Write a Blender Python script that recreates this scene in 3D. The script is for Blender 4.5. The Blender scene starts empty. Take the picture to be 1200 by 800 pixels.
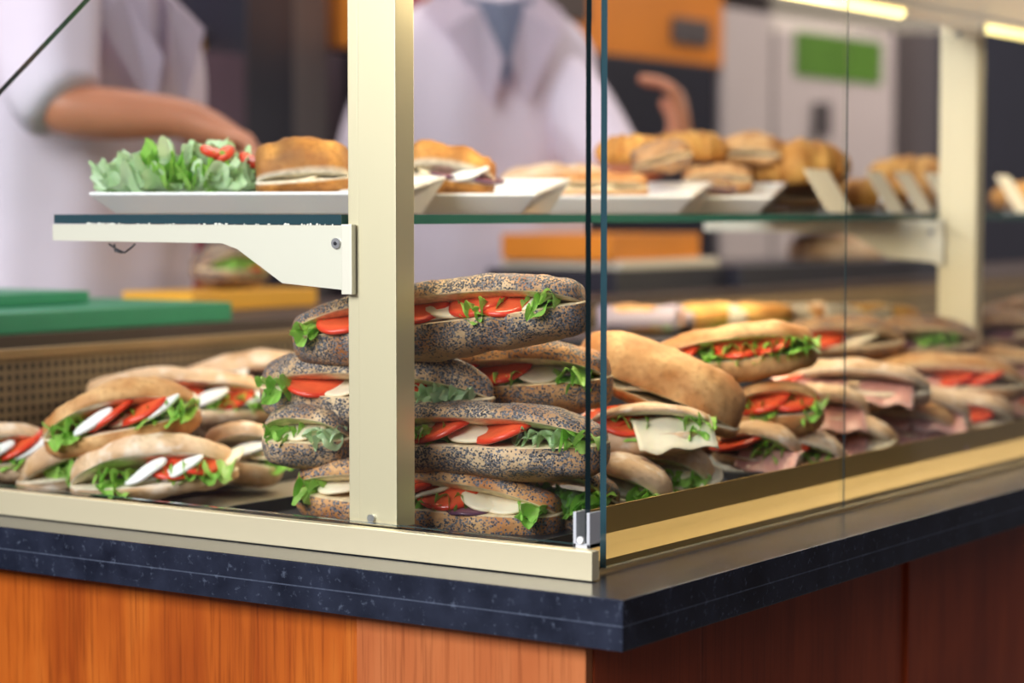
import bpy, bmesh, math, random
from mathutils import Vector, Matrix, noise, Euler
random.seed(7)
S = bpy.context.scene
COL = S.collection
R = math.radians
PI = math.pi

# ------------------------------------------------------------------ camera
F_PX = 2555.0
YAW, PITCH = R(34.5), math.atan(152/2555.0)
TOP = 0.95                      # top of the stone slab
FW = Vector((-math.sin(YAW)*math.cos(PITCH), math.cos(YAW)*math.cos(PITCH), -math.sin(PITCH)))
RT = Vector((math.cos(YAW), math.sin(YAW), 0))
UP = RT.cross(FW)
CAM = Vector((0, 0, TOP)) - 1.65*(FW + RT*(130/F_PX) - UP*(303/F_PX))
cam = bpy.data.cameras.new('camera')
cam.sensor_width = 36
cam.lens = F_PX/1200*36
cam.dof.use_dof = True
cam.dof.focus_distance = 1.86
cam.dof.aperture_fstop = 3.3
cam.clip_start = 0.05
camo = bpy.data.objects.new('camera', cam)
COL.objects.link(camo)
M = Matrix((RT, UP, -FW)).transposed().to_4x4()
M.translation = CAM
camo.matrix_world = M
S.camera = camo

def pd(px, py, t):
    "point at depth t along the viewing axis"
    return CAM + t*(FW + RT*((px-600)/F_PX) - UP*((py-400)/F_PX))
def at(px, py, axis, val):
    "point on a real plane of the place"
    r = FW + RT*((px-600)/F_PX) - UP*((py-400)/F_PX)
    return CAM + r*((val-CAM[axis])/r[axis])

# ------------------------------------------------------------------ light
w = bpy.data.worlds.new('world'); S.world = w; w.use_nodes = True
nt = w.node_tree; bg = nt.nodes['Background']
tc = nt.nodes.new('ShaderNodeTexCoord'); sx = nt.nodes.new('ShaderNodeSeparateXYZ')
mr = nt.nodes.new('ShaderNodeMapRange'); mr.inputs[1].default_value = -0.3; mr.inputs[2].default_value = 0.6
cr = nt.nodes.new('ShaderNodeMix'); cr.data_type = 'RGBA'
cr.inputs[6].default_value = (0.16, 0.13, 0.115, 1); cr.inputs[7].default_value = (0.62, 0.66, 0.78, 1)
nt.links.new(tc.outputs['Generated'], sx.inputs[0]); nt.links.new(sx.outputs[2], mr.inputs[0])
nt.links.new(mr.outputs[0], cr.inputs[0]); nt.links.new(cr.outputs[2], bg.inputs[0])
bg.inputs[1].default_value = 0.5

def area(name, loc, target, size, power, col, sy=None):
    l = bpy.data.lights.new(name, 'AREA'); l.energy = power; l.color = col
    l.shape = 'RECTANGLE'; l.size = size; l.size_y = sy or size
    o = bpy.data.objects.new(name, l); COL.objects.link(o); o.location = loc
    o.rotation_euler = (Vector(target)-Vector(loc)).to_track_quat('-Z', 'Y').to_euler()
    return o
area('street_daylight', (-1.0, -4.4, 3.5), (-0.35, 0.3, 1.1), 5.0, 500, (0.96, 0.97, 1.0), 2.2)
area('kitchen_fill', (-1.7, 1.6, 2.75), (-1.6, 1.7, 1.0), 1.2, 30, (1.0, 0.86, 0.82), 3.0)  # unseen fill, added to light the staff area below the ceiling
area('kitchen_fill', (-1.2, 4.6, 2.7), (-1.6, 4.6, 1.0), 1.0, 60, (1.0, 0.84, 0.76), 3.0)  # second added fill, brightens the refrigerator and its green notice
area('hall_fill', (0.9, 3.6, 2.4), (-0.5, 1.5, 1.0), 1.2, 17, (1.0, 0.84, 0.62), 1.6)  # no lamp of the hall: fill added to lift the far rolls

S.view_settings.view_transform = 'Standard'
S.view_settings.look = 'None'
S.view_settings.exposure = 0.08
S.view_settings.gamma = 1.0
S.view_settings.use_curve_mapping = False
S.cycles.transparent_max_bounces = 24
S.cycles.max_bounces = 8
S.cycles.sample_clamp_indirect = 4
S.cycles.caustics_reflective = False
S.cycles.caustics_refractive = False

# ------------------------------------------------------------------ materials
MATS = {}
def newmat(name):
    m = bpy.data.materials.new(name); m.use_nodes = True
    MATS[name] = m
    return m, m.node_tree, m.node_tree.nodes['Principled BSDF']
def simple(name, col, rough=0.5, metal=0.0, var=0.12, scale=30, bump=0.0, bscale=200, stretch=None, **kw):
    m, nt, b = newmat(name)
    N = nt.nodes.new; L = nt.links.new
    tc = N('ShaderNodeTexCoord'); mp = N('ShaderNodeMapping')
    L(tc.outputs['Object'], mp.inputs[0])
    if stretch: mp.inputs[3].default_value = stretch
    n = N('ShaderNodeTexNoise'); n.inputs['Scale'].default_value = scale; n.inputs['Detail'].default_value = 6
    L(mp.outputs[0], n.inputs[0])
    mx = N('ShaderNodeMix'); mx.data_type = 'RGBA'
    a = [max(0, c*(1-var)) for c in col]; d = [min(1, c*(1+var)) for c in col]
    mx.inputs[6].default_value = (*a, 1); mx.inputs[7].default_value = (*d, 1)
    L(n.outputs[0], mx.inputs[0]); L(mx.outputs[2], b.inputs['Base Color'])
    b.inputs['Roughness'].default_value = rough; b.inputs['Metallic'].default_value = metal
    if bump:
        n2 = N('ShaderNodeTexNoise'); n2.inputs['Scale'].default_value = bscale; n2.inputs['Detail'].default_value = 4
        L(mp.outputs[0], n2.inputs[0])
        bp = N('ShaderNodeBump'); bp.inputs['Strength'].default_value = bump; bp.inputs['Distance'].default_value = 0.002
        L(n2.outputs[0], bp.inputs['Height']); L(bp.outputs[0], b.inputs['Normal'])
    for k, v in kw.items(): b.inputs[k.replace('_', ' ')].default_value = v
    return m

def ramp(nt, fac, stops):
    r = nt.nodes.new('ShaderNodeValToRGB'); e = r.color_ramp.elements
    e[0].position, e[0].color = stops[0][0], (*stops[0][1], 1)
    e[1].position, e[1].color = stops[-1][0], (*stops[-1][1], 1)
    for p, c in stops[1:-1]:
        x = e.new(p); x.color = (*c, 1)
    nt.links.new(fac, r.inputs[0]); return r
def mixc(nt, fac, a, b, mode='MIX'):
    m = nt.nodes.new('ShaderNodeMix'); m.data_type = 'RGBA'; m.blend_type = mode
    for i, v in ((6, a), (7, b)):
        if isinstance(v, tuple): m.inputs[i].default_value = (*v, 1)
        else: nt.links.new(v, m.inputs[i])
    if isinstance(fac, (int, float)): m.inputs[0].default_value = fac
    else: nt.links.new(fac, m.inputs[0])
    return m.outputs[2]
def mathn(nt, op, a, b=0.0, clamp=False):
    m = nt.nodes.new('ShaderNodeMath'); m.operation = op; m.use_clamp = clamp
    for i, v in ((0, a), (1, b)):
        if isinstance(v, (int, float)): m.inputs[i].default_value = v
        else: nt.links.new(v, m.inputs[i])
    return m.outputs[0]

def bread_mat(name, crust_a, crust_b, brown, crumb, seeds=0.0, flour=0.0, seed_col=(0.028, 0.028, 0.036)):
    m, nt, b = newmat(name)
    N = nt.nodes.new; L = nt.links.new
    tc = N('ShaderNodeTexCoord'); oi = N('ShaderNodeObjectInfo')
    ad = N('ShaderNodeVectorMath'); ad.operation = 'ADD'
    cb = N('ShaderNodeCombineXYZ'); L(mathn(nt, 'MULTIPLY', oi.outputs['Random'], 7.0), cb.inputs[0])
    L(tc.outputs['Object'], ad.inputs[0]); L(cb.outputs[0], ad.inputs[1])
    P = ad.outputs[0]
    n1 = N('ShaderNodeTexNoise'); n1.inputs['Scale'].default_value = 28; n1.inputs['Detail'].default_value = 8; L(P, n1.inputs[0])
    n2 = N('ShaderNodeTexNoise'); n2.inputs['Scale'].default_value = 170; n2.inputs['Detail'].default_value = 5; L(P, n2.inputs[0])
    base = ramp(nt, n1.outputs[0], [(0.32, crust_a), (0.68, crust_b)]).outputs[0]
    at_b = N('ShaderNodeAttribute'); at_b.attribute_name = 'brown'
    bf = mathn(nt, 'MULTIPLY', at_b.outputs['Fac'], mathn(nt, 'MULTIPLY', n1.outputs[0], 1.9), True)
    base = mixc(nt, bf, base, brown)
    base = mixc(nt, mathn(nt, 'MULTIPLY', mathn(nt, 'SUBTRACT', n2.outputs[0], 0.48), 2.0, True), base, tuple(c*0.62 for c in crust_a))
    if flour:
        n3 = N('ShaderNodeTexNoise'); n3.inputs['Scale'].default_value = 60; n3.inputs['Detail'].default_value = 10; L(P, n3.inputs[0])
        base = mixc(nt, mathn(nt, 'MULTIPLY', mathn(nt, 'SUBTRACT', n3.outputs[0], 0.60-flour*0.25), 5.0, True), base, (0.84, 0.72, 0.60))
    hgt = n2.outputs[0]
    if seeds:
        vo = N('ShaderNodeTexVoronoi'); vo.inputs['Scale'].default_value = 560; L(P, vo.inputs[0])
        vo.inputs['Randomness'].default_value = 1.0
        n4 = N('ShaderNodeTexNoise'); n4.inputs['Scale'].default_value = 60; n4.inputs['Detail'].default_value = 4; L(P, n4.inputs[0])
        at_s = N('ShaderNodeAttribute'); at_s.attribute_name = 'seed'
        sepv = N('ShaderNodeSeparateColor'); L(vo.outputs['Color'], sepv.inputs[0])
        dens = mathn(nt, 'ADD', mathn(nt, 'MULTIPLY', mathn(nt, 'SUBTRACT', n4.outputs[0], 0.5), 3.4), seeds)
        dens = mathn(nt, 'MULTIPLY', dens, at_s.outputs['Fac'], True)
        on = mathn(nt, 'LESS_THAN', sepv.outputs[0], dens)
        near = mathn(nt, 'LESS_THAN', vo.outputs['Distance'], 0.62)
        sm = mathn(nt, 'MULTIPLY', on, near)
        sc_ = mixc(nt, sepv.outputs[1], seed_col, (0.19, 0.185, 0.20))
        base = mixc(nt, sm, base, sc_)
        hgt = mathn(nt, 'ADD', mathn(nt, 'MULTIPLY', sm, 0.7), mathn(nt, 'MULTIPLY', n2.outputs[0], 0.5))
    at_c = N('ShaderNodeAttribute'); at_c.attribute_name = 'crumb'
    cr2 = ramp(nt, n2.outputs[0], [(0.35, tuple(c*0.72 for c in crumb)), (0.6, crumb)]).outputs[0]
    base = mixc(nt, at_c.outputs['Fac'], base, cr2)
    L(base, b.inputs['Base Color'])
    b.inputs['Roughness'].default_value = 0.62
    b.inputs['Specular IOR Level'].default_value = 0.3
    bp = N('ShaderNodeBump'); bp.inputs['Strength'].default_value = 0.55; bp.inputs['Distance'].default_value = 0.0016
    L(hgt, bp.inputs['Height']); L(bp.outputs[0], b.inputs['Normal'])
    return m

POPPY = bread_mat('poppy_bread', (0.46, 0.26, 0.12), (0.84, 0.64, 0.40), (0.33, 0.11, 0.03), (0.83, 0.66, 0.42), seeds=1.0)
BROWNED = bread_mat('browned_poppy_bread', (0.46, 0.20, 0.07), (0.78, 0.48, 0.22), (0.42, 0.13, 0.025), (0.86, 0.68, 0.42), seeds=0.66)
PLAIN = bread_mat('plain_bread', (0.50, 0.22, 0.07), (0.80, 0.50, 0.23), (0.40, 0.13, 0.03), (0.84, 0.70, 0.48))
PALE = bread_mat('floured_bread', (0.66, 0.42, 0.25), (0.84, 0.62, 0.42), (0.52, 0.28, 0.11), (0.88, 0.76, 0.58), flour=0.25)
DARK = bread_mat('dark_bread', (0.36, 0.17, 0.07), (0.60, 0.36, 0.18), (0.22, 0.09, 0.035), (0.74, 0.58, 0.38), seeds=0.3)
GOLD = bread_mat('golden_pastry', (0.55, 0.24, 0.05), (0.86, 0.50, 0.14), (0.36, 0.12, 0.02), (0.85, 0.66, 0.36))
CRISP = bread_mat('crisp_crust', (0.36, 0.13, 0.025), (0.78, 0.38, 0.09), (0.16, 0.06, 0.02), (0.86, 0.78, 0.62))

def veg(name, core, rim, rough=0.25, sss=0.1, attr='rim'):
    m, nt, b = newmat(name)
    N = nt.nodes.new; L = nt.links.new
    tc = N('ShaderNodeTexCoord')
    n = N('ShaderNodeTexNoise'); n.inputs['Scale'].default_value = 110; n.inputs['Detail'].default_value = 5
    L(tc.outputs['Object'], n.inputs[0])
    a = N('ShaderNodeAttribute'); a.attribute_name = attr
    c = mixc(nt, a.outputs['Fac'], core, rim)
    c = mixc(nt, mathn(nt, 'MULTIPLY', n.outputs[0], 0.6), c, tuple(x*0.72 for x in core))
    L(c, b.inputs['Base Color'])
    b.inputs['Roughness'].default_value = rough
    b.inputs['Subsurface Weight'].default_value = sss
    b.inputs['Subsurface Radius'].default_value = (0.01, 0.004, 0.002)
    b.inputs['Subsurface Scale'].default_value = 0.3
    bp = N('ShaderNodeBump'); bp.inputs['Strength'].default_value = 0.3; bp.inputs['Distance'].default_value = 0.001
    L(n.outputs[0], bp.inputs['Height']); L(bp.outputs[0], b.inputs['Normal'])
    return m
TOM = veg('tomato', (0.86, 0.14, 0.05), (0.70, 0.028, 0.012), 0.18)
CHE = veg('mozzarella', (0.90, 0.80, 0.60), (0.88, 0.74, 0.50), 0.4)
WHI = veg('white_cheese', (0.93, 0.92, 0.90), (0.90, 0.88, 0.86), 0.35)
HAM = veg('ham', (0.62, 0.31, 0.27), (0.70, 0.44, 0.38), 0.35)
EGG = veg('aubergine', (0.30, 0.12, 0.15), (0.06, 0.02, 0.06), 0.3)
LET = veg('lettuce', (0.60, 0.86, 0.24), (0.26, 0.64, 0.07), 0.35, 0.05)
LETP = veg('pale_lettuce', (0.80, 0.92, 0.70), (0.55, 0.82, 0.40), 0.35, 0.05)
for mm in (LET, LETP):
    ntt = mm.node_tree; b = ntt.nodes['Principled BSDF']
    tr = ntt.nodes.new('ShaderNodeBsdfTranslucent'); ms = ntt.nodes.new('ShaderNodeMixShader'); ms.inputs[0].default_value = 0.3
    src = b.inputs['Base Color'].links[0].from_socket
    ntt.links.new(src, tr.inputs[0]); ntt.links.new(b.outputs[0], ms.inputs[1]); ntt.links.new(tr.outputs[0], ms.inputs[2])
    ntt.links.new(ms.outputs[0], ntt.nodes['Material Output'].inputs[0])

ALU = simple('champagne_aluminium', (0.84, 0.745, 0.50), 0.42, 0.6, 0.03, 6, 0.04, 900, (1, 1, 0.03))
ALUW = simple('pale_aluminium', (0.86, 0.82, 0.68), 0.42, 0.4, 0.03, 6)
ALUD = simple('golden_aluminium', (0.56, 0.37, 0.11), 0.38, 0.8, 0.04, 6, 0.03, 900)
STEEL = simple('steel', (0.62, 0.62, 0.62), 0.3, 0.9, 0.05)
CLIP = simple('clear_clip', (0.78, 0.80, 0.84), 0.2, 0.35, 0.04)
BLACK = simple('black_tray', (0.018, 0.019, 0.024), 0.32, 0.0, 0.3, 40)
DECK = simple('display_deck', (0.42, 0.38, 0.30), 0.32, 0.6, 0.08, 12)
PORC = simple('white_porcelain', (0.86, 0.86, 0.86), 0.15, 0.0, 0.015, 10)
CARD = simple('cream_card', (0.82, 0.74, 0.60), 0.6, 0.0, 0.05, 50)
GREEN = simple('green_board', (0.02, 0.27, 0.13), 0.45, 0.0, 0.12, 20)
YELLOW = simple('yellow_board', (0.86, 0.42, 0.03), 0.45, 0.0, 0.1, 20)
ORANGE = simple('orange_enamel', (0.80, 0.26, 0.02), 0.4, 0.0, 0.15, 6)
NIGHT = simple('dark_enamel', (0.02, 0.02, 0.032), 0.35, 0.0, 0.3, 6)
GREY = simple('grey_enamel', (0.10, 0.085, 0.085), 0.4, 0.0, 0.2, 6)
WHITEC = simple('white_cabinet', (0.62, 0.55, 0.54), 0.4, 0.0, 0.05, 4)
SIGNG = simple('green_sign', (0.10, 0.24, 0.03), 0.4, 0.0, 0.25, 14)
WALLM = simple('dark_wall_paint', (0.10, 0.06, 0.085), 0.7, 0.0, 0.3, 3)
FLOORM = simple('floor_tile', (0.12, 0.10, 0.09), 0.5, 0.0, 0.15, 5)
CEILM = simple('ceiling_paint', (0.5, 0.48, 0.45), 0.8, 0.0, 0.05, 3)
SKIN = simple('skin', (0.55, 0.22, 0.115), 0.45, 0.0, 0.15, 25, Subsurface_Weight=0.1)
COATM = simple('white_coat_cloth', (0.74, 0.66, 0.75), 0.85, 0.0, 0.06, 12, 0.2, 60)
SHIRT = simple('blue_shirt_cloth', (0.30, 0.34, 0.46), 0.85, 0.0, 0.15, 20)
PANTS = simple('dark_trousers_cloth', (0.03, 0.03, 0.06), 0.9, 0.0, 0.2, 20)
HAIR = simple('dark_hair', (0.05, 0.03, 0.02), 0.6, 0.0, 0.3, 80, 0.5, 300)
PAPER = simple('lilac_paper', (0.60, 0.52, 0.62), 0.7, 0.0, 0.15, 25)
REDP = simple('red_plastic', (0.42, 0.03, 0.04), 0.4, 0.0, 0.15, 25)
BLUEP = simple('blue_plastic', (0.10, 0.12, 0.42), 0.4, 0.0, 0.15, 25)
WORK = simple('work_counter_laminate', (0.06, 0.035, 0.025), 0.45, 0.0, 0.2, 8)
CRUMBS = simple('white_crumbs', (0.86, 0.83, 0.74), 0.7)

def perf_mat():
    m, nt, b = newmat('perforated_sheet')
    N = nt.nodes.new; L = nt.links.new
    tc = N('ShaderNodeTexCoord'); sp = N('ShaderNodeSeparateXYZ'); L(tc.outputs['Object'], sp.inputs[0])
    def tri(o):
        f = mathn(nt, 'FRACT', mathn(nt, 'MULTIPLY', o, 1/0.0112))
        return mathn(nt, 'LESS_THAN', mathn(nt, 'ABSOLUTE', mathn(nt, 'SUBTRACT', f, 0.5)), 0.27)
    hole = mathn(nt, 'MULTIPLY', tri(sp.outputs[1]), tri(sp.outputs[2]))
    n = N('ShaderNodeTexNoise'); n.inputs['Scale'].default_value = 10; L(tc.outputs['Object'], n.inputs[0])
    base = ramp(nt, n.outputs[0], [(0.3, (0.13, 0.085, 0.045)), (0.7, (0.22, 0.155, 0.085))]).outputs[0]
    L(mixc(nt, hole, base, (0.008, 0.006, 0.005)), b.inputs['Base Color'])
    b.inputs['Roughness'].default_value = 0.45
    return m
PERF = perf_mat()

def wood_mat(name, a, c, d):
    m, nt, b = newmat(name)
    N = nt.nodes.new; L = nt.links.new
    tc = N('ShaderNodeTexCoord')
    def nz(sc, scale, det, dist=0):
        mp = N('ShaderNodeMapping'); mp.inputs[3].default_value = sc; L(tc.outputs['Object'], mp.inputs[0])
        n = N('ShaderNodeTexNoise'); n.inputs['Scale'].default_value = scale; n.inputs['Detail'].default_value = det
        n.inputs['Distortion'].default_value = dist
        L(mp.outputs[0], n.inputs[0]); return n.outputs[0]
    g1 = nz((1, 1, 0.05), 26, 5, 0.5); g2 = nz((1, 1, 0.035), 330, 4); g3 = nz((1, 1, 0.5), 9, 3, 0.6)
    f = mathn(nt, 'ADD', mathn(nt, 'MULTIPLY', g1, 0.55), mathn(nt, 'MULTIPLY', g3, 0.45))
    base = ramp(nt, f, [(0.36, a), (0.5, c), (0.64, d)]).outputs[0]
    base = mixc(nt, mathn(nt, 'MULTIPLY', mathn(nt, 'SUBTRACT', g2, 0.5), 2.6, True), base, tuple(x*0.55 for x in a))
    L(base, b.inputs['Base Color'])
    b.inputs['Roughness'].default_value = 0.32
    b.inputs['Specular IOR Level'].default_value = 0.3
    bp = N('ShaderNodeBump'); bp.inputs['Strength'].default_value = 0.1; bp.inputs['Distance'].default_value = 0.0006
    L(g2, bp.inputs['Height']); L(bp.outputs[0], b.inputs['Normal'])
    return m
WOOD = wood_mat('cherry_veneer', (0.28, 0.050, 0.006), (0.41, 0.090, 0.010), (0.52, 0.145, 0.020))
WOODL = wood_mat('light_cherry_edge', (0.35, 0.085, 0.024), (0.42, 0.118, 0.036), (0.48, 0.155, 0.052))
WOODR = wood_mat('red_cherry_veneer', (0.22, 0.03, 0.008), (0.30, 0.045, 0.012), (0.36, 0.06, 0.017))

def stone_mat():
    m, nt, b = newmat('black_stone')
    N = nt.nodes.new; L = nt.links.new
    tc = N('ShaderNodeTexCoord')
    n = N('ShaderNodeTexNoise'); n.inputs['Scale'].default_value = 130; n.inputs['Detail'].default_value = 9; n.inputs['Roughness'].default_value = 0.7
    L(tc.outputs['Object'], n.inputs[0])
    n2 = N('ShaderNodeTexNoise'); n2.inputs['Scale'].default_value = 26; n2.inputs['Detail'].default_value = 5
    L(tc.outputs['Object'], n2.inputs[0])
    base = ramp(nt, n2.outputs[0], [(0.3, (0.006, 0.008, 0.016)), (0.7, (0.020, 0.025, 0.044))]).outputs[0]
    base = mixc(nt, mathn(nt, 'MULTIPLY', mathn(nt, 'SUBTRACT', n.outputs[0], 0.57), 6.0, True), base, (0.10, 0.12, 0.17))
    sp = N('ShaderNodeSeparateXYZ'); L(tc.outputs['Object'], sp.inputs[0])
    ln = mathn(nt, 'LESS_THAN', mathn(nt, 'ABSOLUTE', mathn(nt, 'SUBTRACT', sp.outputs[2], -0.0205)), 0.0006)
    base = mixc(nt, mathn(nt, 'MULTIPLY', ln, n.outputs[0]), base, (0.10, 0.12, 0.17))
    L(base, b.inputs['Base Color'])
    b.inputs['Roughness'].default_value = 0.22
    b.inputs['Specular IOR Level'].default_value = 0.35
    return m
STONE = stone_mat()

def glass_mat():
    m, nt, b = newmat('clear_glass')
    nt.nodes.remove(b)
    N = nt.nodes.new; L = nt.links.new
    tr = N('ShaderNodeBsdfTransparent'); tr.inputs[0].default_value = (0.975, 0.985, 0.98, 1)
    gl = N('ShaderNodeBsdfGlossy'); gl.inputs[1].default_value = 0.02
    fr = N('ShaderNodeFresnel'); fr.inputs[0].default_value = 1.5
    ge = N('ShaderNodeNewGeometry')
    front = mathn(nt, 'SUBTRACT', 1.0, ge.outputs['Backfacing'])
    ms = N('ShaderNodeMixShader'); L(mathn(nt, 'MULTIPLY', fr.outputs[0], front), ms.inputs[0])
    L(tr.outputs[0], ms.inputs[1]); L(gl.outputs[0], ms.inputs[2])
    L(ms.outputs[0], nt.nodes['Material Output'].inputs[0])
    return m
GLASS = glass_mat()
GEDGE = simple('glass_edge', (0.022, 0.060, 0.075), 0.12, 0.0, 0.15, 8)
GEDGE2 = simple('shelf_glass_edge', (0.03, 0.13, 0.11), 0.15, 0.0, 0.15, 8)
m, nt_, b_ = newmat('tube_glow'); TUBE = m
b_.inputs['Base Color'].default_value = (1, .9, .6, 1); b_.inputs['Emission Color'].default_value = (1.0, 0.82, 0.30, 1); b_.inputs['Emission Strength'].default_value = 2.4

# ------------------------------------------------------------------ helpers
def link(name, me, mat=None, parent=None):
    o = bpy.data.objects.new(name, me); COL.objects.link(o)
    if mat is not None:
        for q in (mat if isinstance(mat, (list, tuple)) else [mat]): me.materials.append(q)
    if parent is not None: o.parent = parent
    return o
def tag(o, label=None, cat=None, group=None, kind=None):
    if label: o['label'] = label
    if cat: o['category'] = cat
    if group: o['group'] = group
    if kind: o['kind'] = kind
    return o
def empty(name, loc, label=None, cat=None, group=None, rot=None):
    o = bpy.data.objects.new(name, None); COL.objects.link(o); o.location = loc
    o.empty_display_size = 0.05
    if rot: o.rotation_euler = rot
    return tag(o, label, cat, group)
def smooth(me):
    for p in me.polygons: p.use_smooth = True
def box_bm(bm, x0, x1, y0, y1, z0, z1, mi=0):
    vs = [bm.verts.new(p) for p in ((x0,y0,z0),(x1,y0,z0),(x1,y1,z0),(x0,y1,z0),(x0,y0,z1),(x1,y0,z1),(x1,y1,z1),(x0,y1,z1))]
    fs = []
    for q in ((0,3,2,1),(4,5,6,7),(0,1,5,4),(1,2,6,5),(2,3,7,6),(3,0,4,7)):
        f = bm.faces.new([vs[i] for i in q]); f.material_index = mi; fs.append(f)
    return fs
def finish(bm, name, mat, parent=None, bevel=0, seg=2, sm=False):
    me = bpy.data.meshes.new(name)
    if bevel: bmesh.ops.bevel(bm, geom=bm.edges[:], offset=bevel, segments=seg, affect='EDGES', profile=0.7)
    bm.to_mesh(me); bm.free()
    o = link(name, me, mat, parent)
    if sm: smooth(me)
    return o
def box(name, x0, x1, y0, y1, z0, z1, mat, parent=None, bevel=0.001, seg=2):
    "box with its origin at the middle of its base (or relative to the parent)"
    bm = bmesh.new()
    if parent is None:
        c = Vector(((x0+x1)/2, (y0+y1)/2, z0))
        box_bm(bm, x0-c.x, x1-c.x, y0-c.y, y1-c.y, 0, z1-z0)
    else:
        c = Vector((0,0,0)); box_bm(bm, x0, x1, y0, y1, z0, z1)
    o = finish(bm, name, mat, parent, bevel, seg)
    if parent is None: o.location = c
    return o
def prism(name, pts, axis, lo, hi, mat, parent=None, bevel=0):
    "polygon pts (u,v) extruded along axis 0/1/2"
    bm = bmesh.new()
    def P(u, v, w_):
        return {0: (w_, u, v), 1: (u, w_, v), 2: (u, v, w_)}[axis]
    a = [bm.verts.new(P(u, v, lo)) for u, v in pts]; c = [bm.verts.new(P(u, v, hi)) for u, v in pts]
    bm.faces.new(a); bm.faces.new(c[::-1])
    n = len(pts)
    for i in range(n): bm.faces.new((a[i], a[(i+1) % n], c[(i+1) % n], c[i]))
    bmesh.ops.recalc_face_normals(bm, faces=bm.faces[:])
    return finish(bm, name, mat, parent, bevel)
def tube(bm, pts, rad, n=12, mi=0, cap=True):
    pts = [Vector(p) for p in pts]; rings = []
    if not isinstance(rad, (list, tuple)): rad = [rad]*len(pts)
    prev = None
    for i, p in enumerate(pts):
        d = (pts[min(i+1, len(pts)-1)] - pts[max(i-1, 0)]).normalized()
        if prev is None:
            a = d.orthogonal().normalized()
        else:
            a = (prev - d*prev.dot(d)).normalized()
        prev = a; b2 = d.cross(a)
        rings.append([bm.verts.new(p + rad[i]*(a*math.cos(2*PI*k/n) + b2*math.sin(2*PI*k/n))) for k in range(n)])
    for r0, r1 in zip(rings, rings[1:]):
        for k in range(n):
            f = bm.faces.new((r0[k], r0[(k+1) % n], r1[(k+1) % n], r1[k])); f.material_index = mi; f.smooth = True
    if cap:
        for r in (rings[0][::-1], rings[-1]):
            f = bm.faces.new(r); f.material_index = mi
def cyl(name, p0, p1, r, mat, parent=None, n=20):
    bm = bmesh.new(); tube(bm, [p0, p1], r, n); return finish(bm, name, mat, parent)
def setattr_f(me, name, vals):
    a = me.attributes.new(name, 'FLOAT', 'POINT'); a.data.foreach_set('value', vals)

# ------------------------------------------------------------------ setting
def struct(o): o['kind'] = 'structure'; return o
struct(box('floor', -3.2, 3.5, -3.5, 8.5, -0.1, 0.0, FLOORM, bevel=0))
WX = -2.75
struct(box('wall_back', WX-0.1, WX, -2.5, 8.5, 0, 2.9, WALLM, bevel=0))
struct(box('wall_far', -3.2, 0.6, 8.4, 8.5, 0, 2.9, WALLM, bevel=0))
struct(box('wall_right', 3.4, 3.5, -2.2, 8.5, 0, 3.6, simple('brown_wall_paint', (0.09, 0.065, 0.05), 0.7, 0, 0.2, 3), bevel=0))
struct(box('ceiling', WX, -1.0, -2.5, 8.5, 2.9, 3.0, CEILM, bevel=0))

# counter: slab and wooden body
YL = 7.0
bm = bmesh.new(); box_bm(bm, -0.94, 0, 0, YL, -0.04, 0)
slab = finish(bm, 'countertop', STONE, bevel=0.0012); slab.location = (0, 0, TOP)
# L-shaped run is a plain slab under the case
tag(slab, 'polished black stone countertop slab under the glass case', 'countertop')
ZB = TOP-0.04
cab = empty('counter_cabinet', (-0.8, 3, 0), 'cherry wood counter cabinet under the black stone slab', 'cabinet')
def inc(name, x0, x1, y0, y1, z0, z1, mat, bevel=0.001):
    ox, oy = 0.8, -3
    return box(name, x0+ox, x1+ox, y0+oy, y1+oy, z0, z1, mat, cab, bevel)
inc('carcass', -0.90, -0.07, 0.05, YL-0.05, 0.0, ZB, WORK)
inc('end_panel', -0.78, -0.2755, 0.026, 0.046, 0.08, ZB, WOOD)
inc('end_panel', -0.93, -0.782, 0.026, 0.046, 0.08, ZB, WOOD)
inc('corner_post', -0.2735, -0.046, 0.020, 0.030, 0.0, ZB, WOODL)
yy = 0.0315
for k, wdt in enumerate((0.1715, 0.42, 0.42, 0.6, 0.6, 0.6, 0.6, 0.6, 0.6, 0.6, 0.6)):
    inc('front_panel', -0.064, -0.0455 - (0.004 if k % 2 else 0), yy, yy+wdt-0.002, 0.08, ZB, WOODR); yy += wdt

# ------------------------------------------------------------------ display case
CX, CY = -0.45, 0.9
case = empty('display_case', (CX, CY, TOP), 'glass sandwich display case with champagne aluminium posts and rails', 'display case')
def C(name, x0, x1, y0, y1, z0, z1, mat, bevel=0.0008):
    return box(name, x0-CX, x1-CX, y0-CY, y1-CY, z0-TOP, z1-TOP, mat, case, bevel)
def Cp(name, pts, axis, lo, hi, mat, parent=case):
    off = {0: (CY, TOP, CX), 1: (CX, TOP, CY), 2: (CX, CY, TOP)}[axis]
    return prism(name, [(u-off[0], v-off[1]) for u, v in pts], axis, lo-off[2], hi-off[2], mat, parent)
DZ = 0.955
C('deck', -0.93, -0.13, 0.066, 6.5, TOP+0.0003, DZ, DECK)
# end rail (flat strip) and front rail (stepped profile)
C('end_rail', -0.95, -0.0615, 0.053, 0.064, TOP+0.0008, 0.9745, ALU)
C('end_rail_ledge', -0.95, -0.075, 0.0645, 0.078, TOP+0.0008, 0.972, ALU)
Cp('front_rail', [(-0.112, 0.9505), (-0.112, 0.9955), (-0.1085, 0.9960), (-0.1075, 0.9735), (-0.094, 0.9560), (-0.094, 0.9505)], 1, 0.116, 6.5, ALUD)
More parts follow.
